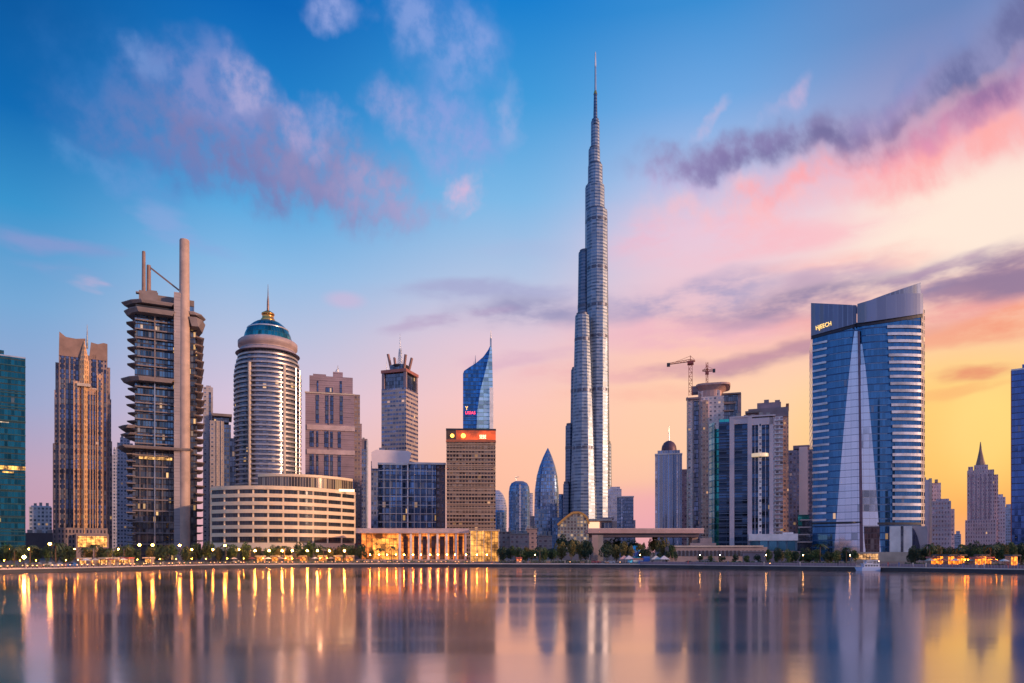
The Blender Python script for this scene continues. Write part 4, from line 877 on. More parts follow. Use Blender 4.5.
# ---- 24 pair left of the curved blue tower
b = Bld('residential_tower', 'dark gridded tower with a blank pale vertical panel beside the curved blue tower', 785, 818, 560)
dg2 = fac('dark_grid_res', (.40, .36, .46), (.10, .13, .24), 3.3, 2.8, .6, .6, .03, metal=.6, ls=1.2)
b.box('wall', 785, 799, 449.5, None, 1, 28, dg2); b.box('blank_panel', 799, 807.5, 447, None, 0, 28, plain('blank_pale', (.92, .76, .74), .5, var=.06)); b.box('wall', 807.5, 820, 450, None, 1, 28, dg2); b.box('roof_room', 793, 813, 444.5, 448, 4, 20, mauve)
b.box('teal_lobby', 798, 809, 515, None, -4, 3, tl)
b = Bld('low_glass_block', 'low dark glass terraces at the foot of the curved blue tower', 790, 832, 445)
for i in range(4): b.box('terrace', 790+i*5-3*(i % 2), 836, 551-(i+1)*7.5-1, 552.5-i*7.5, i*3-4, 28, dglass); b.box('terrace_slab', 788+i*5-3*(i % 2), 836, 551-(i+1)*7.5-2, 551-(i+1)*7.5-.9, i*3-5.2, 28, bandm)
# ---- 25 big curved blue tower
b = Bld('curved_blue_tower', 'huge curved blue tower with a swooping split parapet and gold sign', 812, 922, 410, face=.75)
NP = 44
def fy(px):  # front line, metres in front of the base line, dips at the split
    t_ = (px-812)/(918-812); base = -9*(1-(2*t_-1)**2); return base+2.2*math.exp(-((px-856)/4)**2)
def fpt(px): return (b.x(px), fy(px))
TH = b.root.rotation_euler.z
def bz(px, py, out=0):  # height that shows at py for the true depth of the front at px
    return PZ(py, b.Y+b.x(px)*sin(TH)+(fy(px)-out)*cos(TH))-b.z0
pxs = [813.5+(917.5-813.5)*i/NP for i in range(NP+1)]
front = [fpt(p) for p in pxs]
btm = fac('big_blue_glass', (.04, .12, .30), (.045, .155, .34), 4.05, 1.5, .82, .94, .006, metal=.9, gr=.07, tilt=.01, var=.2)
def crown_low(px): # bottom of the parapet
    return 336-(px-813)/(855-813)*12 if px < 856 else 324-(px-856)/(918-856)*9.5-3*sin(pi*min(1, (px-856)/62))*0
def crown_top(px): return 303.5+(px-813)/(855-813)*2.2 if px < 856 else 305.5-24.5*((px-856)/(918-856))**.82
ringb = [(x, y, -1) for x, y in front]+[(b.x(917.5), 34, -1), (b.x(813.5), 34, -1)]
ringt = [(x, y, bz(p, crown_low(p)-1.5)) for (x, y), p in zip(front, pxs)]+[(b.x(917.5), 34, bz(917, 312)), (b.x(813.5), 34, bz(814, 333))]
MB().loft([ringb, ringt], sm=False).build('curtain_wall', btm, b.root)
def curtain(p0, p1, fz0, fz1, out, th, name, m, n=20):
    ps = [p0+(p1-p0)*i/n for i in range(n+1)]
    f_ = [(b.x(p), fy(p)-out) for p in ps]; g_ = [(x, y+th) for x, y in f_]
    k = MB()
    lo = [(x, y, fz0(p)) for (x, y), p in zip(f_, ps)]+[(x, y, fz0(p)) for (x, y), p in reversed(list(zip(g_, ps)))]
    hi = [(x, y, fz1(p)) for (x, y), p in zip(f_, ps)]+[(x, y, fz1(p)) for (x, y), p in reversed(list(zip(g_, ps)))]
    # caps as strips so they stay planar enough
    k.loft([lo, hi], cap=False)
    m_ = len(ps)
    for i in range(m_-1):
        k.quad([hi[i], hi[i+1], hi[2*m_-2-i], hi[2*m_-1-i]]); k.quad([lo[i], lo[2*m_-1-i], lo[2*m_-2-i], lo[i+1]])
    return k.build(name, m, b.root)
pan = fac('parapet_panel', (.20, .25, .39), (.15, .19, .32), 300, 2.6, .999, .8, 0, metal=.5, gr=.4, wrough=.4, wmetal=.6, var=.25, tilt=.01)
curtain(812, 855.6, lambda p: bz(p, crown_low(p)), lambda p: bz(p, crown_top(p)), 1.0, 1.2, 'parapet_wing', pan)
curtain(856.2, 919, lambda p: bz(p, crown_low(p)), lambda p: bz(p, 304.8-10.5*sin(pi*.5*min(1, (p-856)/50))), 1.6, 1.0, 'parapet_wing', fac('parapet_light', (.24, .26, .38), (.20, .22, .34), 300, 5.2, .999, .9, 0, metal=.6, gr=.3, wrough=.3, wmetal=.6, var=.15, tilt=.01))
curtain(856.2, 918, lambda p: bz(p, 312), lambda p: bz(p, crown_top(p)), -2.2, 1.0, 'parapet_wing', pan)
curtain(812.5, 919, lambda p: bz(p, crown_low(p)+3.0), lambda p: bz(p, crown_low(p)), .5, 1.0, 'shadow_strip', plain('shadow_navy', (.015, .02, .05), .5))  # solid dark strip below the parapet, its shadow put into the colour
b.box('rear_parapet', 815, 917, 312, 336, 31, 33, pan)
sideg = fac('side_facade', (.62, .50, .42), (.10, .13, .22), 4.05, 3.2, .55, .6, .3, metal=.6, litc=(1, .6, .25), ls=1.6)
MB().prism([(b.x(917.6), -.5), (b.x(922.2), 4), (b.x(922.2), 32), (b.x(917.6), 33)], -1, b.z(314)).build('side_wall', sideg, b.root)
MB().prism([(b.x(917.6), 1), (b.x(919.6), 4), (b.x(919.6), 22), (b.x(917.6), 22)], b.z(314), b.z(302)).build('side_wall', cream, b.root)
# floor bands: left and right wings, every floor a part
nfl = 50; bandv = plain('varied_band', (.62, .62, .70), .3, .4, var=.55, scale=.09)
for i in range(nfl):
    zf = lambda p, i=i: b.z(342+4.05/410*F*0) - i*4.05*1.0
    z_ = b.z(333)-i*4.05*1.0
    if z_ < b.z(522): break
    if z_ < bz(820, crown_low(820)+4): curtain(813.2, 828-1.5*sin(i*.3), lambda p: z_-.55, lambda p: z_+.65, .8, .9, 'floor_band', bandv, n=5)
    r0 = 884+5*min(1, i/14)
    if z_ < bz(900, crown_low(900)+5): curtain(r0, 917.4, lambda p: z_-.75, lambda p: z_+.85, 1.0, 1.1, 'floor_band', bandv, n=8)
for i in range(26):
    z_ = b.z(340)-i*8.1
    if z_ < b.z(522): break
    curtain(829, 849, lambda p: z_-.18, lambda p: z_+.18, .25, .3, 'thin_band', plain('blue_steel', (.18, .3, .5), .3, .6), n=4)
    curtain(864, 884, lambda p: z_-.18, lambda p: z_+.18, .25, .3, 'thin_band', plain('blue_steel', (.18, .3, .5), .3, .6), n=4)
# tall glass wedge up the middle
def V(px, py, out): return (b.x(px), fy(px)-out, bz(px, py, out))
wg = fac('wedge_glass', (.30, .34, .48), (.44, .52, .70), 4.05, 3.1, .93, .97, 0, metal=.85, gr=.1, tilt=.012, var=.06)
wk = MB()
def wside(xa_t, xb_t, xa_b, xb_b, yt, yb, out_t, out_b, n=10):
    k = MB()
    for i in range(n):
        t0, t1 = i/n, (i+1)/n
        def row(t_):
            e = t_**.8; pa = xa_t+(xa_b-xa_t)*e; pb_ = xb_t+(xb_b-xb_t)*e; py = yt+(yb-yt)*t_
            return pa, pb_, py, .4+(out_t-.4)+(out_b-out_t)*t_
        a0, b0_, y0, o0 = row(t0); a1, b1, y1, o1 = row(t1)
        p = [V(a1, y1, .4), V(b1, y1, o1), V(b0_, y0, o0), V(a0, y0, .4)] if xa_b < xb_b else [V(b1, y1, o1), V(a1, y1, .4), V(a0, y0, .4), V(b0_, y0, o0)]
        k.quad(p, [(q[0], q[2]) for q in p], True)
        # hidden return so that the wedge has a body
        p2_ = [V(a1, y1, .4), V(a0, y0, .4), V(a0, y0, -.6), V(a1, y1, -.6)]; k.quad(p2_)
    return k
wside(853.5, 856.5, 834, 859, 331, 553, .6, 5).build('glass_wedge', wg, b.root)
wside(860.5, 858, 878, 860, 344, 553, .6, 5).build('glass_wedge', wg, b.root)
MB().loft([[V(857.6, 553, 5.3), V(860.6, 553, 5.3), V(860.6, 553, 3), V(857.6, 553, 3)], [V(856.8, 331, .9), V(858.4, 331, .9), V(858.4, 331, -1), V(856.8, 331, -1)]]).build('wedge_spine', plain('spine_plum', (.22, .14, .2), .4, .3), b.root)
curtain(812, 858, lambda p: b.z(523.5), lambda p: b.z(522.2), 5.6, 6.2, 'podium_band', plain('podium_dark', (.03, .035, .05), .5))
curtain(858, 917.6, lambda p: b.z(525.4), lambda p: b.z(523.2), .6, .8, 'podium_band', plain('podium_dark', (.03, .035, .05), .5))
b.box('lobby_glazing', 862, 876, 527, None, -12.4, -8.5, fac('lobby_mixed', (.12, .08, .09), (.14, .10, .12), 3.2, 1.6, .8, .8, .14, metal=.7, litc=(1, .25, .1), ls=1.6))
b.box('podium_pier', 886, 896, 527, None, -9.6, -3, white); b.box('podium_pier', 899, 907, 527, None, -7.8, -2, white); b.box('podium_glazing', 896, 899, 527, None, -8, -3, dglass)
ap = [(907, 556), (916, 556), (916, 527), (907, 527)]
b.box('podium_side', 907, 921.5, 527, None, -5, 8, plain('podium_grey', (.32, .30, .36), .5))
MB().slabxz([(b.x(907.5), b.z(556)), (b.x(915.5), b.z(556)), (b.x(914.8), b.z(546)), (b.x(912.5), b.z(537)), (b.x(910), b.z(531)), (b.x(907.5), b.z(528))], -5.3, -4.9).build('arched_window', fac('arch_glass', (.03, .04, .08), (.04, .06, .14), 3, 2, .9, .9, 0), b.root)
b.box('low_podium', 848, 905, 552, None, -24, -14, plain('beige_podium', (.50, .40, .33), .6)); b.box('low_podium_glazing', 850, 872, 553.6, 559, -24.3, -24.02, glow('podium_lights', (1, .5, .2), 1.1, .9, .3, 1.5))
o = sign_text(b, 'HJEECH', 0, 0, 6.2, 0, emit('gold_sign', (1, .62, .18), 1.6), .72, ext=.1); 
pxc, pyc = 816.5, 326.5
o.location = (b.x(pxc), fy(pxc)-1.5, b.z(pyc)); a0_, a1_ = V(816.5, 326.5, 1.35), V(834, 320.8, 1.35)
o.rotation_euler = (R(90), -atan2(a1_[2]-a0_[2], a1_[0]-a0_[0]), atan2(a1_[1]-a0_[1], a1_[0]-a0_[0]))
# ---- 26.. right hand towers
lil = fac('lilac_grid', (.78, .64, .70), (.44, .36, .46), 3.3, 1.9, .5, .6, .01, metal=.5)
b = Bld('slab_tower', 'smooth pale lilac slab tower right against the curved blue tower', 920, 941, 560); b.box('wall', 919, 931.5, 479.5, None, 0, 24, plain('lilac_panel', (.74, .62, .68), .5, var=.1)); b.box('pale_fin', 929.5, 932, 480, None, -.6, 3, plain('peach', (.8, .6, .5))); b.box('rear_wall', 931, 941, 482, None, 10, 24, lil)
rooftop(b, 921, 940, 481, n=3)
b = Bld('slab_tower', 'grey lilac gridded block with a stepped roof beside the pale slab tower', 932, 955, 520); b.box('wall', 932, 951, 501, None, 0, 22, lil); b.box('side_wing', 951, 954.5, 509, None, 2, 22, lil); b.box('roof_room', 936, 949, 498.5, 501, 3, 16, lil)
b = Bld('far_tower', 'tiny faint pink tower in the bright gap before the spired tower', 953, 961, 1300); b.box('wall', 954, 961, 534, None, 0, 20, fb2); b.box('upper_tier', 956, 960, 531, 534, 3, 12, fb2)
b = Bld('spired_tower', 'mauve stone tower with stepped shoulders and a tall pointed spire', 964, 998, 600)
sf = fac('spire_facade', (.70, .50, .52), (.36, .26, .34), 3.3, 1.8, .55, .5, .01, metal=.5)
b.box('wall', 967, 994, 470, None, 0, 24, sf); b.box('wall', 965, 996, 520, None, -1, 25, sf); b.box('lower_wing', 994, 998, 475, None, 2, 24, sf); b.box('upper_tier', 974, 988, 464.5, 470, 3, 20, sf); b.box('shoulder', 968, 973, 466, 470, 1, 8, sf)
MB().loft([ring(ell(b.x(980.5), 12, b.w(4.6), b.w(4.6), 8), b.z(465)), ring(ell(b.x(980.5), 12, b.w(3), b.w(3), 8), b.z(458)), ring(ell(b.x(980.5), 12, b.w(1.3), b.w(1.3), 8), b.z(449)), ring(ell(b.x(980.5), 12, b.w(.3), b.w(.3), 8), b.z(440))]).build('spire', brown, b.root)
for px in (971, 975.5, 980, 984.5, 989): b.box('window_strip', px, px+1.2, 474, None, -.3, 1.5, plain('plum_glass', (.34, .25, .34), .3, .4))
b = Bld('slab_tower', 'narrow lilac tower pressed against the spired stone tower', 996, 1006, 640); b.box('wall', 995, 1005.5, 497, None, 0, 20, lil); b.box('upper_tier', 996, 1003, 494, 497, 3, 14, lil)
b = Bld('slab_tower', 'hazy pale blue far tower between the lilac tower and the dark edge tower', 1005, 1013, 1000); b.box('wall', 1004, 1014, 507, None, 0, 20, fb2); b.box('roof_room', 1006, 1011, 504, 507, 3, 12, fb2)
b = Bld('glass_tower', 'dark blue glass tower cut by the picture edge beside the sunset', 1011, 1060, 420)
b.box('curtain_wall', 1011, 1060, 367.5, None, 0, 30, fac('edge_blue', (.06, .10, .26), (.05, .12, .36), 3.9, 1.6, .85, .95, .003, var=.2, metal=.85, gr=.1)); b.box('roof_parapet', 1010.7, 1060, 366.4, 368, -.4, 3, steel); b.box('edge_fin', 1010.4, 1011.2, 368, None, -.6, 8, rust); b.box('upper_block', 1022, 1060, 362, 367, 2, 25, fac('edge_blue', (.06, .10, .26), (.05, .12, .36)))
# arched arcade and low blocks on the right shore
b = Bld('arcade_building', 'long low pink arcade with a row of small dark arches', 664, 770, 335, face=.4)
b.box('wall', 668, 766, 547, None, 0, 12, concrete_pink); b.box('roof', 672, 762, 545.5, 547, -.5, 12.5, cream)
k0 = None
for i in range(22):
    px = 680+i*3.9; w = b.w(1.1); z0_, z1_ = b.z(556), b.z(551.5)
    pts = [(-w, 0), (w, 0), (w, z1_-z0_)]+[(w*cos(R(a)), z1_-z0_+w*sin(R(a))) for a in (45, 90, 135)]+[(-w, z1_-z0_)]
    if k0 is None: k0 = MB().slabxz(pts, -.25, -.05).build('arch', plain('arch_dark', (.06, .05, .07), .6), b.root); k0.location = (b.x(px), 0, z0_)
    else: c_ = k0.copy(); col.objects.link(c_); c_.location = (b.x(px), 0, z0_)
b = Bld('low_building', 'pink stepped wall and steps at the end of the flat canopy', 700, 724, 345); b.box('wall', 690, 716, 543, None, 0, 10, concrete_pink); b.box('wall', 700, 712, 538, 543, 2, 9, concrete_pink)
for px0, px1, pt, Y, lb in ((742, 800, 552, 318, 'long low plum wall behind the bushes below the striped tower'),):
    b = Bld('low_wall_building', lb, px0, px1, Y); b.box('wall', px0, px1, pt, None, 0, 8, mauve); b.box('roof', px0-.5, px1+.5, pt-.8, pt, -.4, 8.4, concrete_pink)
b = Bld('parking_structure', 'low dark block under trees behind the orange cafe lights', 962, 1030, 420); b.box('wall', 962, 1035, 545.5, None, 0, 20, plain('dark_block', (.10, .08, .10))); b.box('roof', 961.5, 1035, 544.6, 545.6, -.5, 20, mauve)
b = Bld('low_building', 'dark low block in the gap below the pale gridded block', 24, 56, 560); b.box('wall', 22, 57, 533, None, 0, 20, plain('dark_block', (.10, .08, .10))); rooftop(b, 24, 56, 533, n=3)

# ---- the bank behind the viewpoint, seen only as reflections in glass
for i, (x, y, w, h_, mt, lb) in enumerate(((-420, -330, 60, 120, bw, 'brown gridded tower on the near bank behind the viewpoint, western end'), (-250, -380, 50, 190, dk, 'dark glass tower on the near bank behind the viewpoint'), (-120, -300, 70, 70, ob, 'broad brown office block on the near bank behind the viewpoint'), (10, -420, 46, 210, rr_, 'pale balcony tower on the near bank behind the viewpoint'), (130, -340, 60, 110, mf, 'mauve slab tower on the near bank behind the viewpoint'), (240, -400, 44, 240, fb, 'slim navy glass tower on the near bank behind the viewpoint'), (380, -330, 80, 90, rw, 'warm balcony block on the near bank behind the viewpoint'), (520, -380, 50, 170, nv, 'floor banded blue tower on the near bank behind the viewpoint'))):
    o = bpy.data.objects.new('near_bank_tower', None); col.objects.link(o); o.location = (x, y, GZ); tag(o, lb, 'building', 'towers on the near bank')
    MB().box(-w/2, w/2, -30, 0, -3, h_).build('wall', mt, o); MB().box(-w/3, w/3, -24, -6, h_, h_+6).build('roof_room', concrete, o); MB().box(-w/2-.4, w/2+.4, -30.4, .4, h_-.6, h_+.9).build('parapet', concrete, o)
nb = MB(); nb.quad([(-9000, -9000, GZ), (9000, -9000, GZ), (9000, -270, GZ), (-9000, -270, GZ)]); nb.quad([(-9000, -270, -1), (-9000, -270, GZ), (9000, -270, GZ), (9000, -270, -1)])
tag(nb.build('near_bank_ground', ground_m), kind='structure')
# ================================================================== SMALL THINGS ALONG THE SHORE
PLACES = [(-60, 28, 'the teal glass tower'), (28, 53, 'the low gridded block'), (53, 76, 'the brown crowned tower'), (76, 112, 'the lit brown tower lobby'), (112, 133, 'the pale residential towers'), (133, 174, 'the finned tower'), (174, 214, 'the concrete pier and mast'), (214, 260, 'the cream block start'), (260, 312, 'the cream block middle'), (312, 358, 'the cream block end'), (358, 400, 'the amber hall glazing'), (400, 469, 'the white colonnade'), (469, 501, 'the golden pavilion'), (501, 532, 'the low pink terraces'), (532, 560, 'the bullet shaped tower'), (560, 590, 'the latticed hall'), (590, 606, 'the canopy pier'), (606, 652, 'the long flat canopy'), (652, 700, 'the dome topped tower'), (700, 752, 'the arched pink arcade'), (752, 812, 'the striped tower podium'), (812, 850, 'the glass terraces'), (850, 922, 'the curved blue tower'), (922, 962, 'the lilac slab blocks'), (962, 1006, 'the spired tower'), (1006, 1100, 'the dark edge tower')]
PEND = []
def pend(o, px, desc, cat, group): PEND.append((o, px, desc, cat, group)); o['category'] = cat; o['group'] = group
ORD = ['first', 'second', 'third', 'fourth', 'fifth', 'sixth', 'seventh', 'eighth', 'ninth', 'tenth', 'eleventh', 'twelfth', 'thirteenth', 'fourteenth', 'fifteenth', 'sixteenth']
def flush_labels():
    d = {}
    for o, px, desc, cat, grp in PEND:
        pl = next((p for a, c_, p in PLACES if a <= px < c_), 'the shore end'); d.setdefault((desc, pl), []).append((px, o))
    for (desc, pl), l in d.items():
        l.sort(key=lambda q: q[0])
        for i, (px, o) in enumerate(l):
            o['label'] = f'{desc} before {pl}' if len(l) == 1 else f'{desc}, {ORD[i]} from left before {pl}'
def groundpt(px, dy): Y = shore_at(px)+dy; return PX(px, Y), Y
def empty(name, x, y, z=GZ, rz=0):
    o = bpy.data.objects.new(name, None); col.objects.link(o); o.location = (x, y, z); o.rotation_euler = (0, 0, rz); return o
# ---- trees
def foliage(name, c):
    m, t, b = pbsdf(name); g = t.nodes.new('ShaderNodeNewGeometry'); n = noise(g.outputs['Position'], .9, 3, .6, nt=t)
    r_ = t.nodes.new('ShaderNodeMath'); r_.operation = 'MULTIPLY_ADD'; t.links.new(g.outputs['Random Per Island'], r_.inputs[0]); r_.inputs[1].default_value = .9; t.links.new(n, r_.inputs[2])
    s = vmath('SCALE', c, nt=t); t.links.new(maprange(r_.outputs[0], .3, 1.5, .45, 1.7, nt=t), s.inputs['Scale']); t.links.new(s.outputs[0], b.inputs['Base Color'])
    b.inputs['Roughness'].default_value = .7; return m
fg = [foliage('foliage_dark', (.028, .055, .03)), foliage('foliage_green', (.05, .09, .03)), foliage('foliage_yellow_lit', (.16, .13, .04))]  # yellow copy puts the warm light on the trees into leaf colour
bark = plain('bark', (.12, .08, .06), .9)
def crown_mesh(seed, n=1700, flat=.75, lobes=11):
    r = random.Random(seed); k = MB(); L_ = []
    for i in range(lobes):
        a = r.random()*6.28; d = r.random()*.55; L_.append((d*cos(a), d*sin(a), .38+r.random()*.5, .12+r.random()*.24))
    for i in range(n):
        x0, y0, z0, rr_ = L_[r.randrange(lobes)]
        while True:
            u = [r.uniform(-1, 1) for _ in range(3)]; q = sqrt(sum(v*v for v in u))
            if .35 < q < 1: break
        q2 = (q**.4)/q if q else 1
        c = (x0+u[0]*q2*rr_, y0+u[1]*q2*rr_, z0+u[2]*q2*rr_*flat)
        s = r.uniform(.02, .05)
        a, b_ = [r.gauss(0, 1) for _ in range(3)], [r.gauss(0, 1) for _ in range(3)]
        la = sqrt(sum(v*v for v in a)); a = [v/la*s for v in a]; lb = sqrt(sum(v*v for v in b_)); b_ = [v/lb*s for v in b_]
        k.quad([tuple(c[j]-a[j]-b_[j] for j in range(3)), tuple(c[j]+a[j]-b_[j]*.6 for j in range(3)), tuple(c[j]+a[j]*.7+b_[j] for j in range(3)), tuple(c[j]-a[j]+b_[j]*.8 for j in range(3))], [(0, 0)]*4)
    return k.mesh('crown')
def trunk_mesh(seed):
    r = random.Random(seed); k = MB()
    k.loft([ring(ell(0, 0, .035, .035, 7), -.05), ring(ell(.01, 0, .024, .024, 7), .25), ring(ell(.02, .01, .018, .018, 7), .5)])
    for i in range(5):
        a = r.random()*6.28; k.bar((.01, 0, .25+.05*i), (.35*cos(a), .35*sin(a), .55+.06*i), .014)
    return k.mesh('trunk')
CM = {}
for s in range(5):
    for f_ in range(3):
        me = crown_mesh(s+1) if f_ == 0 else CM[(s, 0)].copy(); me.materials.clear(); me.materials.append(fg[f_]); CM[(s, f_)] = me
TM = [trunk_mesh(s) for s in range(5)]
for t_ in TM: t_.materials.clear(); t_.materials.append(bark)
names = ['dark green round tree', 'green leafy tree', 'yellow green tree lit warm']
tr = [ # px, top py, width px, metres behind the quay, foliage
 (6,546,15,34,1),(20,547,12,30,1),(36,548,13,34,0),(47,549,10,30,1),(64,546.5,13,30,0),(72,548,12,34,0),(88,549,9,36,2),(101,550,9,36,2),(117,549,12,34,1),(128,551,9,30,0),(137,550,10,30,0),
 (150,549,10,36,2),(162,547,13,30,0),(174,547,12,32,1),(186,549,8,34,2),(196,544,13,32,0),(208,542.5,15,30,0),(218,549,8,34,2),(233,547,13,30,1),(246,545.5,14,32,1),(258,548,10,34,2),(268,549,9,30,1),
 (278,550,9,34,2),(288,549,9,36,2),(299,545,12,30,0),(309,543,14,32,1),(318,546,11,30,0),(329,549,8,34,2),(340,549,9,36,2),(352,548,10,32,1),(361,545.5,14,28,0),(371,549,8,30,2),
 (503,549,11,34,0),(511,548,10,36,0),(520,550,9,30,1),(527,548,9,38,2),(536,549,10,32,1),(545,549,11,36,1),(553,551,9,30,0),(562,539,16,70,0),(571,541,15,60,0),(579,542,17,46,0),(586,544,14,40,0),
 (608,543,13,60,0),(616,541,14,70,0),(624,544,12,60,0),(632,541,14,80,0),(643,545,9,60,0),(653,539.5,14,70,2),(663,541,13,64,2),(672,546,10,50,1),(660,553,9,22,0),(667,552,8,24,0),(676,553,7,20,0),
 (735,555.5,7,22,0),(746,556,8,20,1),(757,555,7,24,0),(768,551,10,26,1),(778,550,11,24,0),(788,551.5,10,20,1),(797,552,9,24,0),(806,549,11,30,0),(817,551,10,26,1),(826,553,8,24,0),(836,553,7,26,1),
 (925,549,12,34,0),(935,547,12,44,0),(944,549,10,40,1),(964,547,15,50,1),(975,545,16,60,0),(987,546,15,56,1),(998,544,17,60,0),(1010,545,17,50,1),(1021,546,16,40,0),(912,552,8,30,0),(953,550,9,40,1),
 (722,556,7,20,0),(711,556,6,20,1),(700,556,7,20,0)]
rt = random.Random(21)
for a_, b__, n_, top in ((-4, 215, 18, 549), (215, 358, 12, 548), (500, 560, 8, 549.5), (560, 590, 4, 543), (604, 650, 6, 546), (772, 856, 12, 552), (908, 1026, 16, 548)):
    for k in range(n_): tr.append((a_+(b__-a_)*(k+rt.random())/n_, top+rt.uniform(-2, 2.5), rt.uniform(8, 15), rt.uniform(28, 48), rt.choice((0, 0, 1, 1, 2, 2))))
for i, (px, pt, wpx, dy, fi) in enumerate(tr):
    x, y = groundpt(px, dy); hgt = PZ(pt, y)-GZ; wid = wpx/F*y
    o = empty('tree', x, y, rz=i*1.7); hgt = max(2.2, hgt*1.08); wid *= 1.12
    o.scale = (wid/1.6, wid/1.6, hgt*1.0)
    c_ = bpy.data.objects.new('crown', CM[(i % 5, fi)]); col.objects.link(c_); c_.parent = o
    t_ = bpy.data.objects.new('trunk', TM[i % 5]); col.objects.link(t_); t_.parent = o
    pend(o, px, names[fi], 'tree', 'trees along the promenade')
# palms
pf = foliage('palm_green', (.06, .08, .03))
def palm_mesh(seed):
    r = random.Random(seed); k = MB()
    for i in range(22):
        a = i/22*6.28+r.random()*.2; up = r.uniform(-.1, .9); L0 = r.uniform(2.2, 2.9); prev = (0, 0, 0)
        for j in range(1, 6):
            t_ = j/5; q = (cos(a)*L0*t_, sin(a)*L0*t_, up*1.6*t_-1.9*t_*t_); w = .35*(1-t_*.6)
            sx, sy = -sin(a)*w, cos(a)*w
            k.quad([(prev[0]-sx, prev[1]-sy, prev[2]-.15), (prev[0]+sx, prev[1]+sy, prev[2]-.1), (q[0]+sx, q[1]+sy, q[2]-.12), (q[0]-sx, q[1]-sy, q[2]-.18)], [(0, 0)]*4); prev = q
    return k.mesh('fronds')
PM = [palm_mesh(1), palm_mesh(2)]
for m_ in PM: m_.materials.append(pf)
ptk = MB().loft([ring(ell(0, 0, .26, .26, 8), -.2), ring(ell(.15, 0, .17, .17, 8), 3.4), ring(ell(.1, .1, .14, .14, 8), 6.8)]).mesh('trunk'); ptk.materials.append(bark)
for i, (px, dy) in enumerate(((14, 20), (30, 22), (56, 24), (84, 22), (95, 26), (108, 22), (124, 24), (226, 20), (250, 22), (284, 24), (296, 20), (324, 22), (345, 24), (380, 20), (392, 22), (520, 24), (540, 22), (820, 26), (846, 30), (930, 24), (958, 24), (990, 22))):
    x, y = groundpt(px, dy); o = empty('palm_tree', x, y, rz=i*2.1); s = .95+.35*((i*7) % 5)/5; o.scale = (s, s, s)
    c_ = bpy.data.objects.new('fronds', PM[i % 2]); col.objects.link(c_); c_.parent = o; c_.location = (.1, .1, 6.8)
    t_ = bpy.data.objects.new('trunk', ptk); col.objects.link(t_); t_.parent = o
    pend(o, px, 'thin trunked palm', 'palm tree', 'palms along the promenade')
# hedge
hb = MB(); r = random.Random(3)
for i in range(9000):
    px = r.choice((r.uniform(-20, 470), r.uniform(500, 590), r.uniform(700, 850), r.uniform(905, 1040))); x, y = groundpt(px, 19+r.uniform(-1, 1)); z = GZ+r.uniform(0, 1.0); s = .18
    a, b_ = [r.gauss(0, s) for _ in range(3)], [r.gauss(0, s) for _ in range(3)]
    hb.quad([(x-a[0]-b_[0], y-a[1]-b_[1], z-a[2]-b_[2]), (x+a[0]-b_[0], y+a[1]-b_[1], z+a[2]-b_[2]), (x+a[0]+b_[0], y+a[1]+b_[1], z+a[2]+b_[2]), (x-a[0]+b_[0], y-a[1]+b_[1], z-a[2]+b_[2])], [(0, 0)]*4)
tag(hb.build('hedge_foliage', fg[1]), 'low clipped hedge foliage running behind the promenade', 'hedge', kind='stuff')
# ---- lamps: each lit head is the lamp's own light
def lamp_proto(hh, rad, es, c, armed=True, post=.09):
    o = empty('street_lamp', 0, 0)
    MB().loft([ring(ell(0, 0, post, post, 8), 0), ring(ell(0, 0, post*.6, post*.6, 8), hh)]).build('pole', darkm, o)
    if armed: MB().bar((0, 0, hh), (0, -1.0, hh+.15), .1).build('arm', darkm, o); MB().box(-.3, .3, -1.4, -.8, hh+.1, hh+.22).build('hood', darkm, o)
    h = lathe([(.02, -rad), (rad*.8, -rad*.6), (rad, 0), (rad*.8, rad*.6), (.02, rad)], 0, 0, 12).build('lamp_head', emit('lamp_%g_%g' % (es, c[1]), c, es), o)
    h.location = (0, -1.1 if armed else 0, hh-rad*.7 if armed else hh+rad*.7)
    return o
def put_lamps(spec, hh, rad, es, c, armed, desc, group, post=.09):
    pr = None
    for px, dy in spec:
        x, y = groundpt(px, dy)
        if pr is None: pr = lamp_proto(hh, rad, es, c, armed, post); o = pr; kids = [k for k in col.objects if k.parent == pr]
        else:
            o = pr.copy(); col.objects.link(o)
            for k in kids: q = k.copy(); col.objects.link(q); q.parent = o
        o.location = (x, y, GZ); pend(o, px, desc, 'street lamp', group)
AMB = (1, .34, .045); WRM = (1, .52, .16)
put_lamps([(52, 9), (141, 14), (154, 14), (226, 12), (181, 14)], 8.2, .42, 230, AMB, True, 'tall amber street lamp', 'tall amber street lamps')
put_lamps([(24, 6)], 3.2, .5, 220, (1, .42, .09), False, 'very bright white globe lamp', 'bright globe lamp')
put_lamps([(12, 40), (31, 36), (76, 36), (97, 38), (120, 30), (193, 30), (214, 26), (240, 30), ], 6.5, .32, 190, AMB, True, 'shorter amber street lamp', 'shorter amber street lamps')
put_lamps([(256, 22), (270, 16), (283, 24), (293, 16), (308, 24), (318, 16), (330, 24), (345, 20)], 6.0, .36, 420, (1, .40, .06), True, 'golden street lamp', 'golden street lamps by the cream block')
put_lamps([(370, 12), (379, 20), (387, 12), (396, 20), (404, 10), (413, 10), (421, 10), (430, 10), (438, 10), (447, 10), (455, 10), (466, 10), (477, 12), (487, 12)], 3.8, .26, 240, (1, .32, .04), False, 'lantern post', 'lantern posts by the colonnade')
put_lamps([(535, 14), (700, 20), (766, 16), (803, 18), (640, 18), (720, 16), (850, 14)], 3.8, .2, 45, WRM, False, 'faint promenade lamp', 'faint promenade lamps')
rq = random.Random(8)
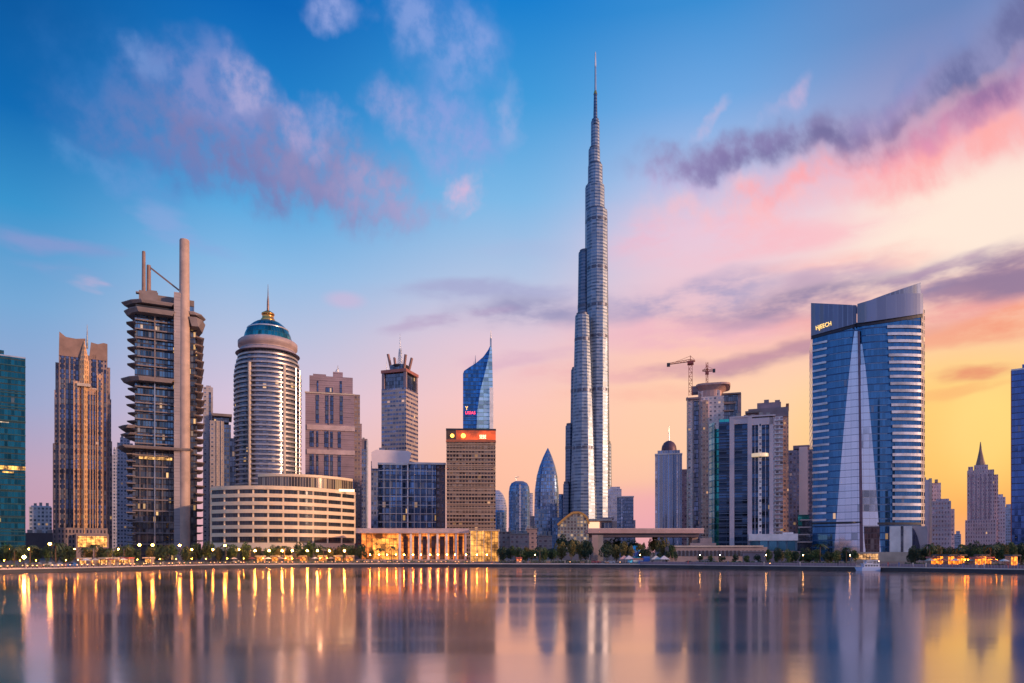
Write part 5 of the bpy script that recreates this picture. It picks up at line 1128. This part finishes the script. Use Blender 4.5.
put_lamps([(8+i*17+rq.uniform(-7, 7), rq.uniform(16, 30)) for i in range(21)], 2.2, .13, 200, (1, .34, .03), False, 'small added lantern among the trees', 'added lanterns among the trees')  # lanterns added at random to light the trees warm
put_lamps([(928+i*7+rq.uniform(-3, 3), rq.uniform(14, 26)) for i in range(13)], 2.4, .2, 90, (1, .24, .01), False, 'small orange cafe lantern', 'orange cafe lanterns')
# low lit bollards
bp_ = None
rb_ = random.Random(4)
for i in range(84):
    px = 2+i*6.1+rb_.uniform(-2.4, 2.4) if i < 78 else 520+(i-78)*50
    x, y = groundpt(px, 2.4+rb_.uniform(0, 6))
    if bp_ is None:
        bp_ = empty('bollard_light', x, y); MB().box(-.1, .1, -.1, .1, 0, .8).build('post', darkm, bp_); MB().box(-.13, .13, -.13, .13, .8, .98).build('light_cap', emit('bollard_glow', (1, .45, .16), 5), bp_); kids = [k for k in col.objects if k.parent == bp_]; o = bp_
    else:
        o = bp_.copy(); col.objects.link(o); o.location = (x, y, GZ)
        for k in kids: q = k.copy(); col.objects.link(q); q.parent = o
    tag(o, 'small square bollard with a warm lit cap at the quay edge', 'bollard', 'lit bollards along the quay edge')
# railings by stretch
railm = plain('rail_grey', (.30, .25, .30), .5, .3)
for j, (p0, p1, lb) in enumerate(((-20, 112, 'thin grey quay railing before the teal and brown towers'), (112, 214, 'thin grey quay railing before the finned tower'), (214, 358, 'thin grey quay railing before the curved cream block'), (358, 500, 'thin grey quay railing before the lit colonnade'), (500, 606, 'thin grey quay railing before the latticed hall'), (606, 752, 'thin grey quay railing before the flat canopy and arcade'), (752, 856, 'thin grey quay railing before the striped tower'), (881, 1050, 'thin grey quay railing before the curved blue and spired towers'))):
    x0, y0 = groundpt(p0, 1.0); o = empty('quay_railing', x0, y0); tag(o, lb, 'railing', 'quay railings'); n = int((p1-p0)/3.2); pp = []
    for i in range(n+1):
        x, y = groundpt(p0+(p1-p0)*i/n, 1.0); pp.append((x-x0, y-y0))
    q = MB().box(-.05, .05, -.05, .05, 0, 1.15).build('post', railm, o); q.location = (pp[0][0], pp[0][1], 0)
    for x, y in pp[1:]: c_ = q.copy(); col.objects.link(c_); c_.location = (x, y, 0)
    for z in (1.15, .8, .45):
        k = MB()
        for (a, b_), (c_, d) in zip(pp, pp[1:]): k.bar((a, b_, z), (c_, d, z), .07 if z > 1 else .04)
        k.build('rail', railm, o)
# low stone wall on the brighter right hand promenade
for p0, p1, lb in ((640, 856, 'low plum stone parapet wall behind the quay railing by the arcade'), (881, 1060, 'low plum stone parapet wall below the orange cafe lights')):
    k = MB(); N_ = 20
    P_ = [groundpt(p0+(p1-p0)*i/N_, 7) for i in range(N_+1)]
    k.loft([[(x, y, GZ) for x, y in P_]+[(x, y+.4, GZ) for x, y in reversed(P_)], [(x, y, GZ+1.1) for x, y in P_]+[(x, y+.4, GZ+1.1) for x, y in reversed(P_)]], cap=False)
    for i in range(N_): k.quad([(P_[i][0], P_[i][1], GZ+1.1), (P_[i+1][0], P_[i+1][1], GZ+1.1), (P_[i+1][0], P_[i+1][1]+.4, GZ+1.1), (P_[i][0], P_[i][1]+.4, GZ+1.1)])
    tag(k.build('parapet_wall', plain('plum_wall', (.26, .18, .22), .7)), lb, 'wall')
# ---- kiosks and cafes with warm lights
def kiosk(px, dy, w, h, c, awn, desc, es=3.0, grp='lit kiosks by the promenade', cat='kiosk'):
    x, y = groundpt(px, dy); o = empty('kiosk', x, y)
    MB().box(-w/2, w/2, 0, 2.5, 0, h).build('wall', plain('kiosk_wall', (.35, .26, .22)), o)
    MB().box(-w/2+.2, w/2-.2, -.06, -.01, .9, h-.4).build('serving_window', glow('kiosk_glow_%g_%g' % (es, c[1]), c, es, .7, .9, .8), o)
    MB().slabxz([(-w/2-.3, h-.1), (w/2+.3, h-.1), (w/2+.1, h+.35), (-w/2-.1, h+.35)], -1.4, 2.7).build('awning', plain('awning_'+awn, dict(cream=(.6, .5, .4), red=(.5, .12, .1), blue=(.05, .3, .6), dark=(.1, .08, .08))[awn]), o)
    for sx in (-1, 1): MB().box(sx*w/2-.05, sx*w/2+.05, -1.3, -1.2, 0, h-.1).build('post', darkm, o)
    pend(o, px, desc, cat, grp)
for i, px in enumerate((83, 90, 97, 104, 112, 120, 127, 148)):
    kiosk(px, 17+(i % 3)*2, 2.6, 2.8, (1, .40, .10), ('cream', 'dark', 'red', 'cream')[i % 4], 'small lit kiosk with %s awning' % ('cream', 'dark', 'red', 'cream')[i % 4], 2.4)
for i, px in enumerate((934, 940, 946, 951, 957, 961, 978, 983, 988, 1014)):
    kiosk(px, 15+(i % 3)*3, 2.4, 3.2+(i % 2)*.8, (1, .24, .02), 'dark' if i % 2 else 'red', 'glowing orange cafe pavilion with %s roof' % ('dark' if i % 2 else 'red'), 4.0, 'orange lit cafe pavilions', 'cafe pavilion')
for i, px in enumerate((260, 275, 287, 303, 322, 338, 350)):
    kiosk(px, 26+(i % 2)*4, 3.2, 3.2, (1, .34, .06), 'cream', 'warm lit shopfront pavilion', 1.9, 'shopfront pavilions under the cream block', 'shop pavilion')
kiosk(519, 16, 2.6, 2.4, (1, .2, .06), 'red', 'small red lit stall', 2.0)
x, y = groundpt(644, 16); o = empty('kiosk', x, y); tag(o, 'royal blue and white quayside kiosk under the flat canopy', 'kiosk')
blu = plain('royal_blue', (.03, .13, .5), .4); MB().box(-2.4, 2.0, 0, 2.6, 0, 1.2).build('counter', blu, o); MB().box(-.2, 2.6, -.1, 2.7, 1.2, 3.2).build('wall', blu, o); MB().box(-4.6, -.3, .3, 2.4, 1.0, 2.0).build('wall', white, o); MB().box(-4.9, 2.8, -.5, 3, 3.2, 3.5).build('roof', white, o) if False else MB().box(-4.9, -.2, -.4, 2.6, 2.0, 2.3).build('roof', plain('stall_red', (.6, .2, .15)), o)
x, y = groundpt(634, 42); o = empty('glass_kiosk', x, y); tag(o, 'bright cyan and blue glazed pavilion under the flat canopy', 'pavilion')
cy_ = fac('cyan_glass', (.03, .2, .4), (.03, .35, .6), 1.6, 1.4, .85, .85, .2, metal=.6, litc=(.1, .8, 1), ls=1.0)
MB().loft([ring(ell(0, 2, 3.6, 2.2, 6), 0), ring(ell(.4, 2, 3.3, 2.0, 6), 3.2)]).build('lower_storey', cy_, o); MB().loft([ring(ell(.6, 2, 2.9, 2, 6), 3.2), ring(ell(.9, 2, 2.6, 1.8, 6), 5.6)]).build('middle_storey', blu, o); MB().loft([ring(ell(1, 2, 2.6, 2, 6), 5.6), ring(ell(.7, 2, 1.5, 1.2, 6), 8.2)]).build('upper_storey', cy_, o)
for i, (px, c, nm) in enumerate(((624, (.65, .35, .32), 'salmon pink'), (629, (.7, .6, .6), 'off white'), (656, (.7, .62, .55), 'cream'), (664, (.66, .6, .6), 'pale grey'))):
    x, y = groundpt(px, 17); o = empty('market_tent', x, y); tag(o, f'{nm} peaked tent on the quayside under the flat canopy', 'tent', 'peaked tents under the canopy')
    MB().loft([ring(rect(-2.2, 2.2, -2, 2), 2.0), ring(rect(-.15, .15, -.15, .15), 3.6)]).build('canopy', plain('tent_'+nm.replace(' ', '_'), c, .7, var=.05), o)
    for sx in (-2, 2):
        for sy in (-1.8, 1.8): MB().box(sx-.05, sx+.05, sy-.05, sy+.05, 0, 2.05).build('post', steel, o)
# ---- parked cars
def car_parts(o, paint):
    k = MB(); prof = [(-2.15, .35), (2.15, .35), (2.2, .75), (1.95, .92), (1.0, 1.0), (.45, 1.42), (-1.1, 1.45), (-1.75, 1.02), (-2.15, .95)]
    k.slabxz(prof, -.85, .85); k.build('body', paint, o)
    g = MB(); g.slabxz([(.85, 1.0), (.42, 1.36), (-1.05, 1.38), (-1.5, 1.04)], -.87, .87); g.build('window', dglass, o)
    for sx in (-1.3, 1.35):
        for sy in (-.78, .78):
            w = lathe([(.02, -.1), (.33, -.1), (.33, .1), (.02, .1)], 0, 0, 14).build('wheel', darkm, o); w.rotation_euler = (R(90), 0, 0); w.location = (sx, sy, .33)
    for sy in (-.6, .6): MB().box(2.17, 2.22, sy-.14, sy+.14, .62, .75).build('headlight', emit('headlight', (1, .8, .6), 4), o)
paints = [('white', (.7, .7, .7)), ('silver', (.45, .46, .5)), ('black', (.03, .03, .03)), ('dark red', (.3, .03, .03)), ('blue', (.04, .22, .55))]
for i, (px, dy, ci) in enumerate(((38, 33, 1), (47, 33, 0), (58, 12, 1), (71, 13, 4), (108, 34, 0), (133, 34, 2), (148, 34, 0), (176, 34, 1), (212, 34, 2), (236, 34, 0), (262, 36, 3), (508, 20, 0), (517, 24, 2), (546, 20, 0), (555, 20, 1), (561, 20, 0), (568, 20, 2), (577, 20, 1), (596, 20, 3), (610, 20, 0), (690, 22, 2), (738, 30, 0), (760, 30, 1))):
    x, y = groundpt(px, dy); o = empty('parked_car', x, y, GZ+.012, rz=pi*(i % 2)); nm, c = paints[ci]; car_parts(o, plain('car_'+nm.replace(' ', '_'), c, .25, .2, var=.03)); pend(o, px, f'{nm} car', 'car', 'cars parked behind the promenade')
# ---- benches and parasols
bn = None; rb2 = random.Random(31)
for i in range(34):
    px = 6+i*30.3+rb2.uniform(-8, 8)
    if 852 < px < 886: continue
    x, y = groundpt(px, 9+rb2.uniform(-1, 1)); th = rb2.uniform(-.2, .2)
    if bn is None:
        bn = empty('park_bench', x, y); MB().box(-.9, .9, -.25, .25, .4, .47).build('seat', plain('bench_wood', (.3, .17, .09)), bn); MB().box(-.9, .9, .22, .28, .5, .95).build('backrest', plain('bench_wood', (.3, .17, .09)), bn)
        for sx in (-.8, .8): MB().box(sx-.05, sx+.05, -.22, .25, 0, .4).build('leg', darkm, bn)
        kids = [k for k in col.objects if k.parent == bn]; o = bn
    else:
        o = bn.copy(); col.objects.link(o); o.location = (x, y, GZ)
        for k in kids: q_ = k.copy(); col.objects.link(q_); q_.parent = o
    o.rotation_euler = (0, 0, th); pend(o, px, 'wooden bench', 'bench', 'benches along the promenade')
pa = {}
for i, px in enumerate((234, 252, 268, 281, 299, 315, 331, 347, 86, 95, 110, 123, 930, 943, 955, 972, 994, 1004)):
    nm, c = (('cream', (.6, .5, .4)), ('brick red', (.45, .13, .08)), ('white', (.7, .68, .66)))[i % 3]; x, y = groundpt(px, 11+(i % 4)*1.5)
    if nm not in pa:
        o = empty('parasol', x, y); MB().loft([ring(ell(0, 0, 1.7, 1.7, 8), 2.25), ring(ell(0, 0, .08, .08, 8), 3.0)]).build('canopy', plain('parasol_'+nm.replace(' ', '_'), c, .8), o); MB().loft([ring(ell(0, 0, .05, .05, 6), 0), ring(ell(0, 0, .04, .04, 6), 2.9)]).build('pole', steel, o); pa[nm] = (o, [k for k in col.objects if k.parent == o])
    else:
        s_, ks_ = pa[nm]; o = s_.copy(); col.objects.link(o); o.location = (x, y, GZ)
        for k in ks_: q_ = k.copy(); col.objects.link(q_); q_.parent = o
    pend(o, px, nm+' octagonal parasol', 'parasol', 'parasols on the promenade')
# ---- people strolling
def person_mesh(pose):
    vs = [(0, 0, .95), (0, 0, 1.2), (0, .0, 1.42), (0, .01, 1.52), (0, -.01, 1.66), (.11, 0, .92), (.12, -.12*pose, .5), (.12, .06*pose, .08), (.12, -.08, .04), (-.11, 0, .92), (-.12, .14*pose, .5), (-.12, .22*pose, .08), (-.12, .12, .04), (.2, 0, 1.38), (.26, .08*pose, 1.12), (.25, -.08*pose, .88), (-.2, 0, 1.38), (-.26, -.08*pose, 1.12), (-.25, .06*pose, .88)]
    es = [(0, 1), (1, 2), (2, 3), (3, 4), (0, 5), (5, 6), (6, 7), (7, 8), (0, 9), (9, 10), (10, 11), (11, 12), (2, 13), (13, 14), (14, 15), (2, 16), (16, 17), (17, 18)]
    rd_ = [.15, .15, .14, .055, .1, .095, .065, .045, .04, .095, .065, .045, .04, .06, .045, .035, .06, .045, .035]
    me = bpy.data.meshes.new('body'); me.from_pydata(vs, es, []); o = bpy.data.objects.new('tmp_body', me); col.objects.link(o)
    md = o.modifiers.new('s', 'SKIN'); 
    for v, q in zip(me.skin_vertices[0].data, rd_): v.radius = (q, q*.8)
    me.skin_vertices[0].data[0].use_root = True
    o.modifiers.new('u', 'SUBSURF').levels = 1
    dg = bpy.context.evaluated_depsgraph_get(); out = bpy.data.meshes.new_from_object(o.evaluated_get(dg)); bpy.data.objects.remove(o); out.name = 'person_body'; return out
try:
    me0 = bpy.data.meshes.new('x'); bodies = []
    def ensure(me):
        if not me.skin_vertices: raise RuntimeError
    for pose in (1.0, .3):
        vs = None
        bodies.append(person_mesh(pose))
except Exception as ex:
    print('person fallback', ex); bodies = []
clothes = [('white shirt', (.6, .58, .55)), ('dark coat', (.03, .03, .05)), ('red top', (.45, .06, .05)), ('blue top', (.06, .14, .4)), ('pale robe', (.6, .55, .5))]
if bodies:
    BM = {}
    for i, (nm, c) in enumerate(clothes):
        for j, bo in enumerate(bodies):
            q = bo.copy(); q.materials.clear(); q.materials.append(plain('cloth_'+nm.replace(' ', '_'), c, .8, var=.05)); BM[(i, j)] = q
    rp = random.Random(9)
    for i, px in enumerate((26, 43, 66, 88, 118, 163, 205, 244, 283, 335, 378, 425, 492, 528, 565, 588, 652, 688, 728, 764, 800, 838, 888, 899, 913, 926, 937, 952, 963, 977, 984, 999, 1008, 1018)):
        ci = i % 5; x, y = groundpt(px, 3.2+rp.random()*3); o = bpy.data.objects.new('person', BM[(ci, i % 2)]); col.objects.link(o); o.location = (x, y, GZ); o.rotation_euler = (0, 0, R(90 if i % 2 else -80)+rp.random()*.5)
        pend(o, px, f'person in {clothes[ci][0]} strolling', 'person', 'people strolling on the promenade')
# ---- moored boat
Yb = shore_at(868)-4; x = PX(868, Yb); o = empty('tour_boat', x, Yb, 0); tag(o, 'small white tour boat with blue hull shadow moored at the quay below the curved tower', 'boat')
bw_ = plain('boat_white', (.62, .66, .8), .35, var=.05); hb_ = MB(); hl = []
for z, s, fwd in ((-.2, .80, .1), (.5, .93, .35), (1.25, 1, .75)):
    hl.append([(-3.9-fwd, 0, z), (-2.6, -1.25*s, z), (3.6, -1.3*s, z), (3.8, -1.0*s, z), (3.8, 1.0*s, z), (3.6, 1.3*s, z), (-2.6, 1.25*s, z)])
hb_.loft(hl); hb_.build('hull', plain('hull_shade_blue', (.42, .52, .78), .35, var=.05), o)  # shade on the white hull put into this blue
MB().box(-1.8, 3.4, -1.05, 1.05, 1.25, 2.35).build('cabin', bw_, o); MB().box(-2.2, 3.6, -1.2, 1.2, 2.35, 2.5).build('deck', bw_, o)
for i in range(5): MB().box(-1.5+i*.95, -.85+i*.95, -1.1, -1.04, 1.55, 2.1).build('window', dglass, o)
MB().box(-.8, 1.2, -.8, .8, 2.5, 3.3).build('wheelhouse', bw_, o); MB().box(-1.1, 3.3, -1.1, 1.1, 3.55, 3.68).build('roof', bw_, o); MB().box(-.7, 1.1, -.84, -.79, 2.8, 3.15).build('window', dglass, o)
for px in (-2, -.9, 1.2, 2.3, 3.4):
    MB().box(px-.04, px+.04, -1.12, -1.04, 2.5, 3.56).build('post', bw_, o)
MB().bar((-2.1, -1.12, 3.0), (3.5, -1.12, 3.0), .06).build('rail', bw_, o); MB().bar((-4.3, 0, 2.0), (-2.2, -1.1, 2.2), .06).build('rail', bw_, o)
MB().bar((.8, 0, 3.68), (.8, 0, 5.2), .08).build('mast', bw_, o); MB().box(3.3, 3.45, -.9, -.6, 3.2, 3.5).build('lantern', emit('boat_lamp', (1, .5, .3), 6), o)
flush_labels()
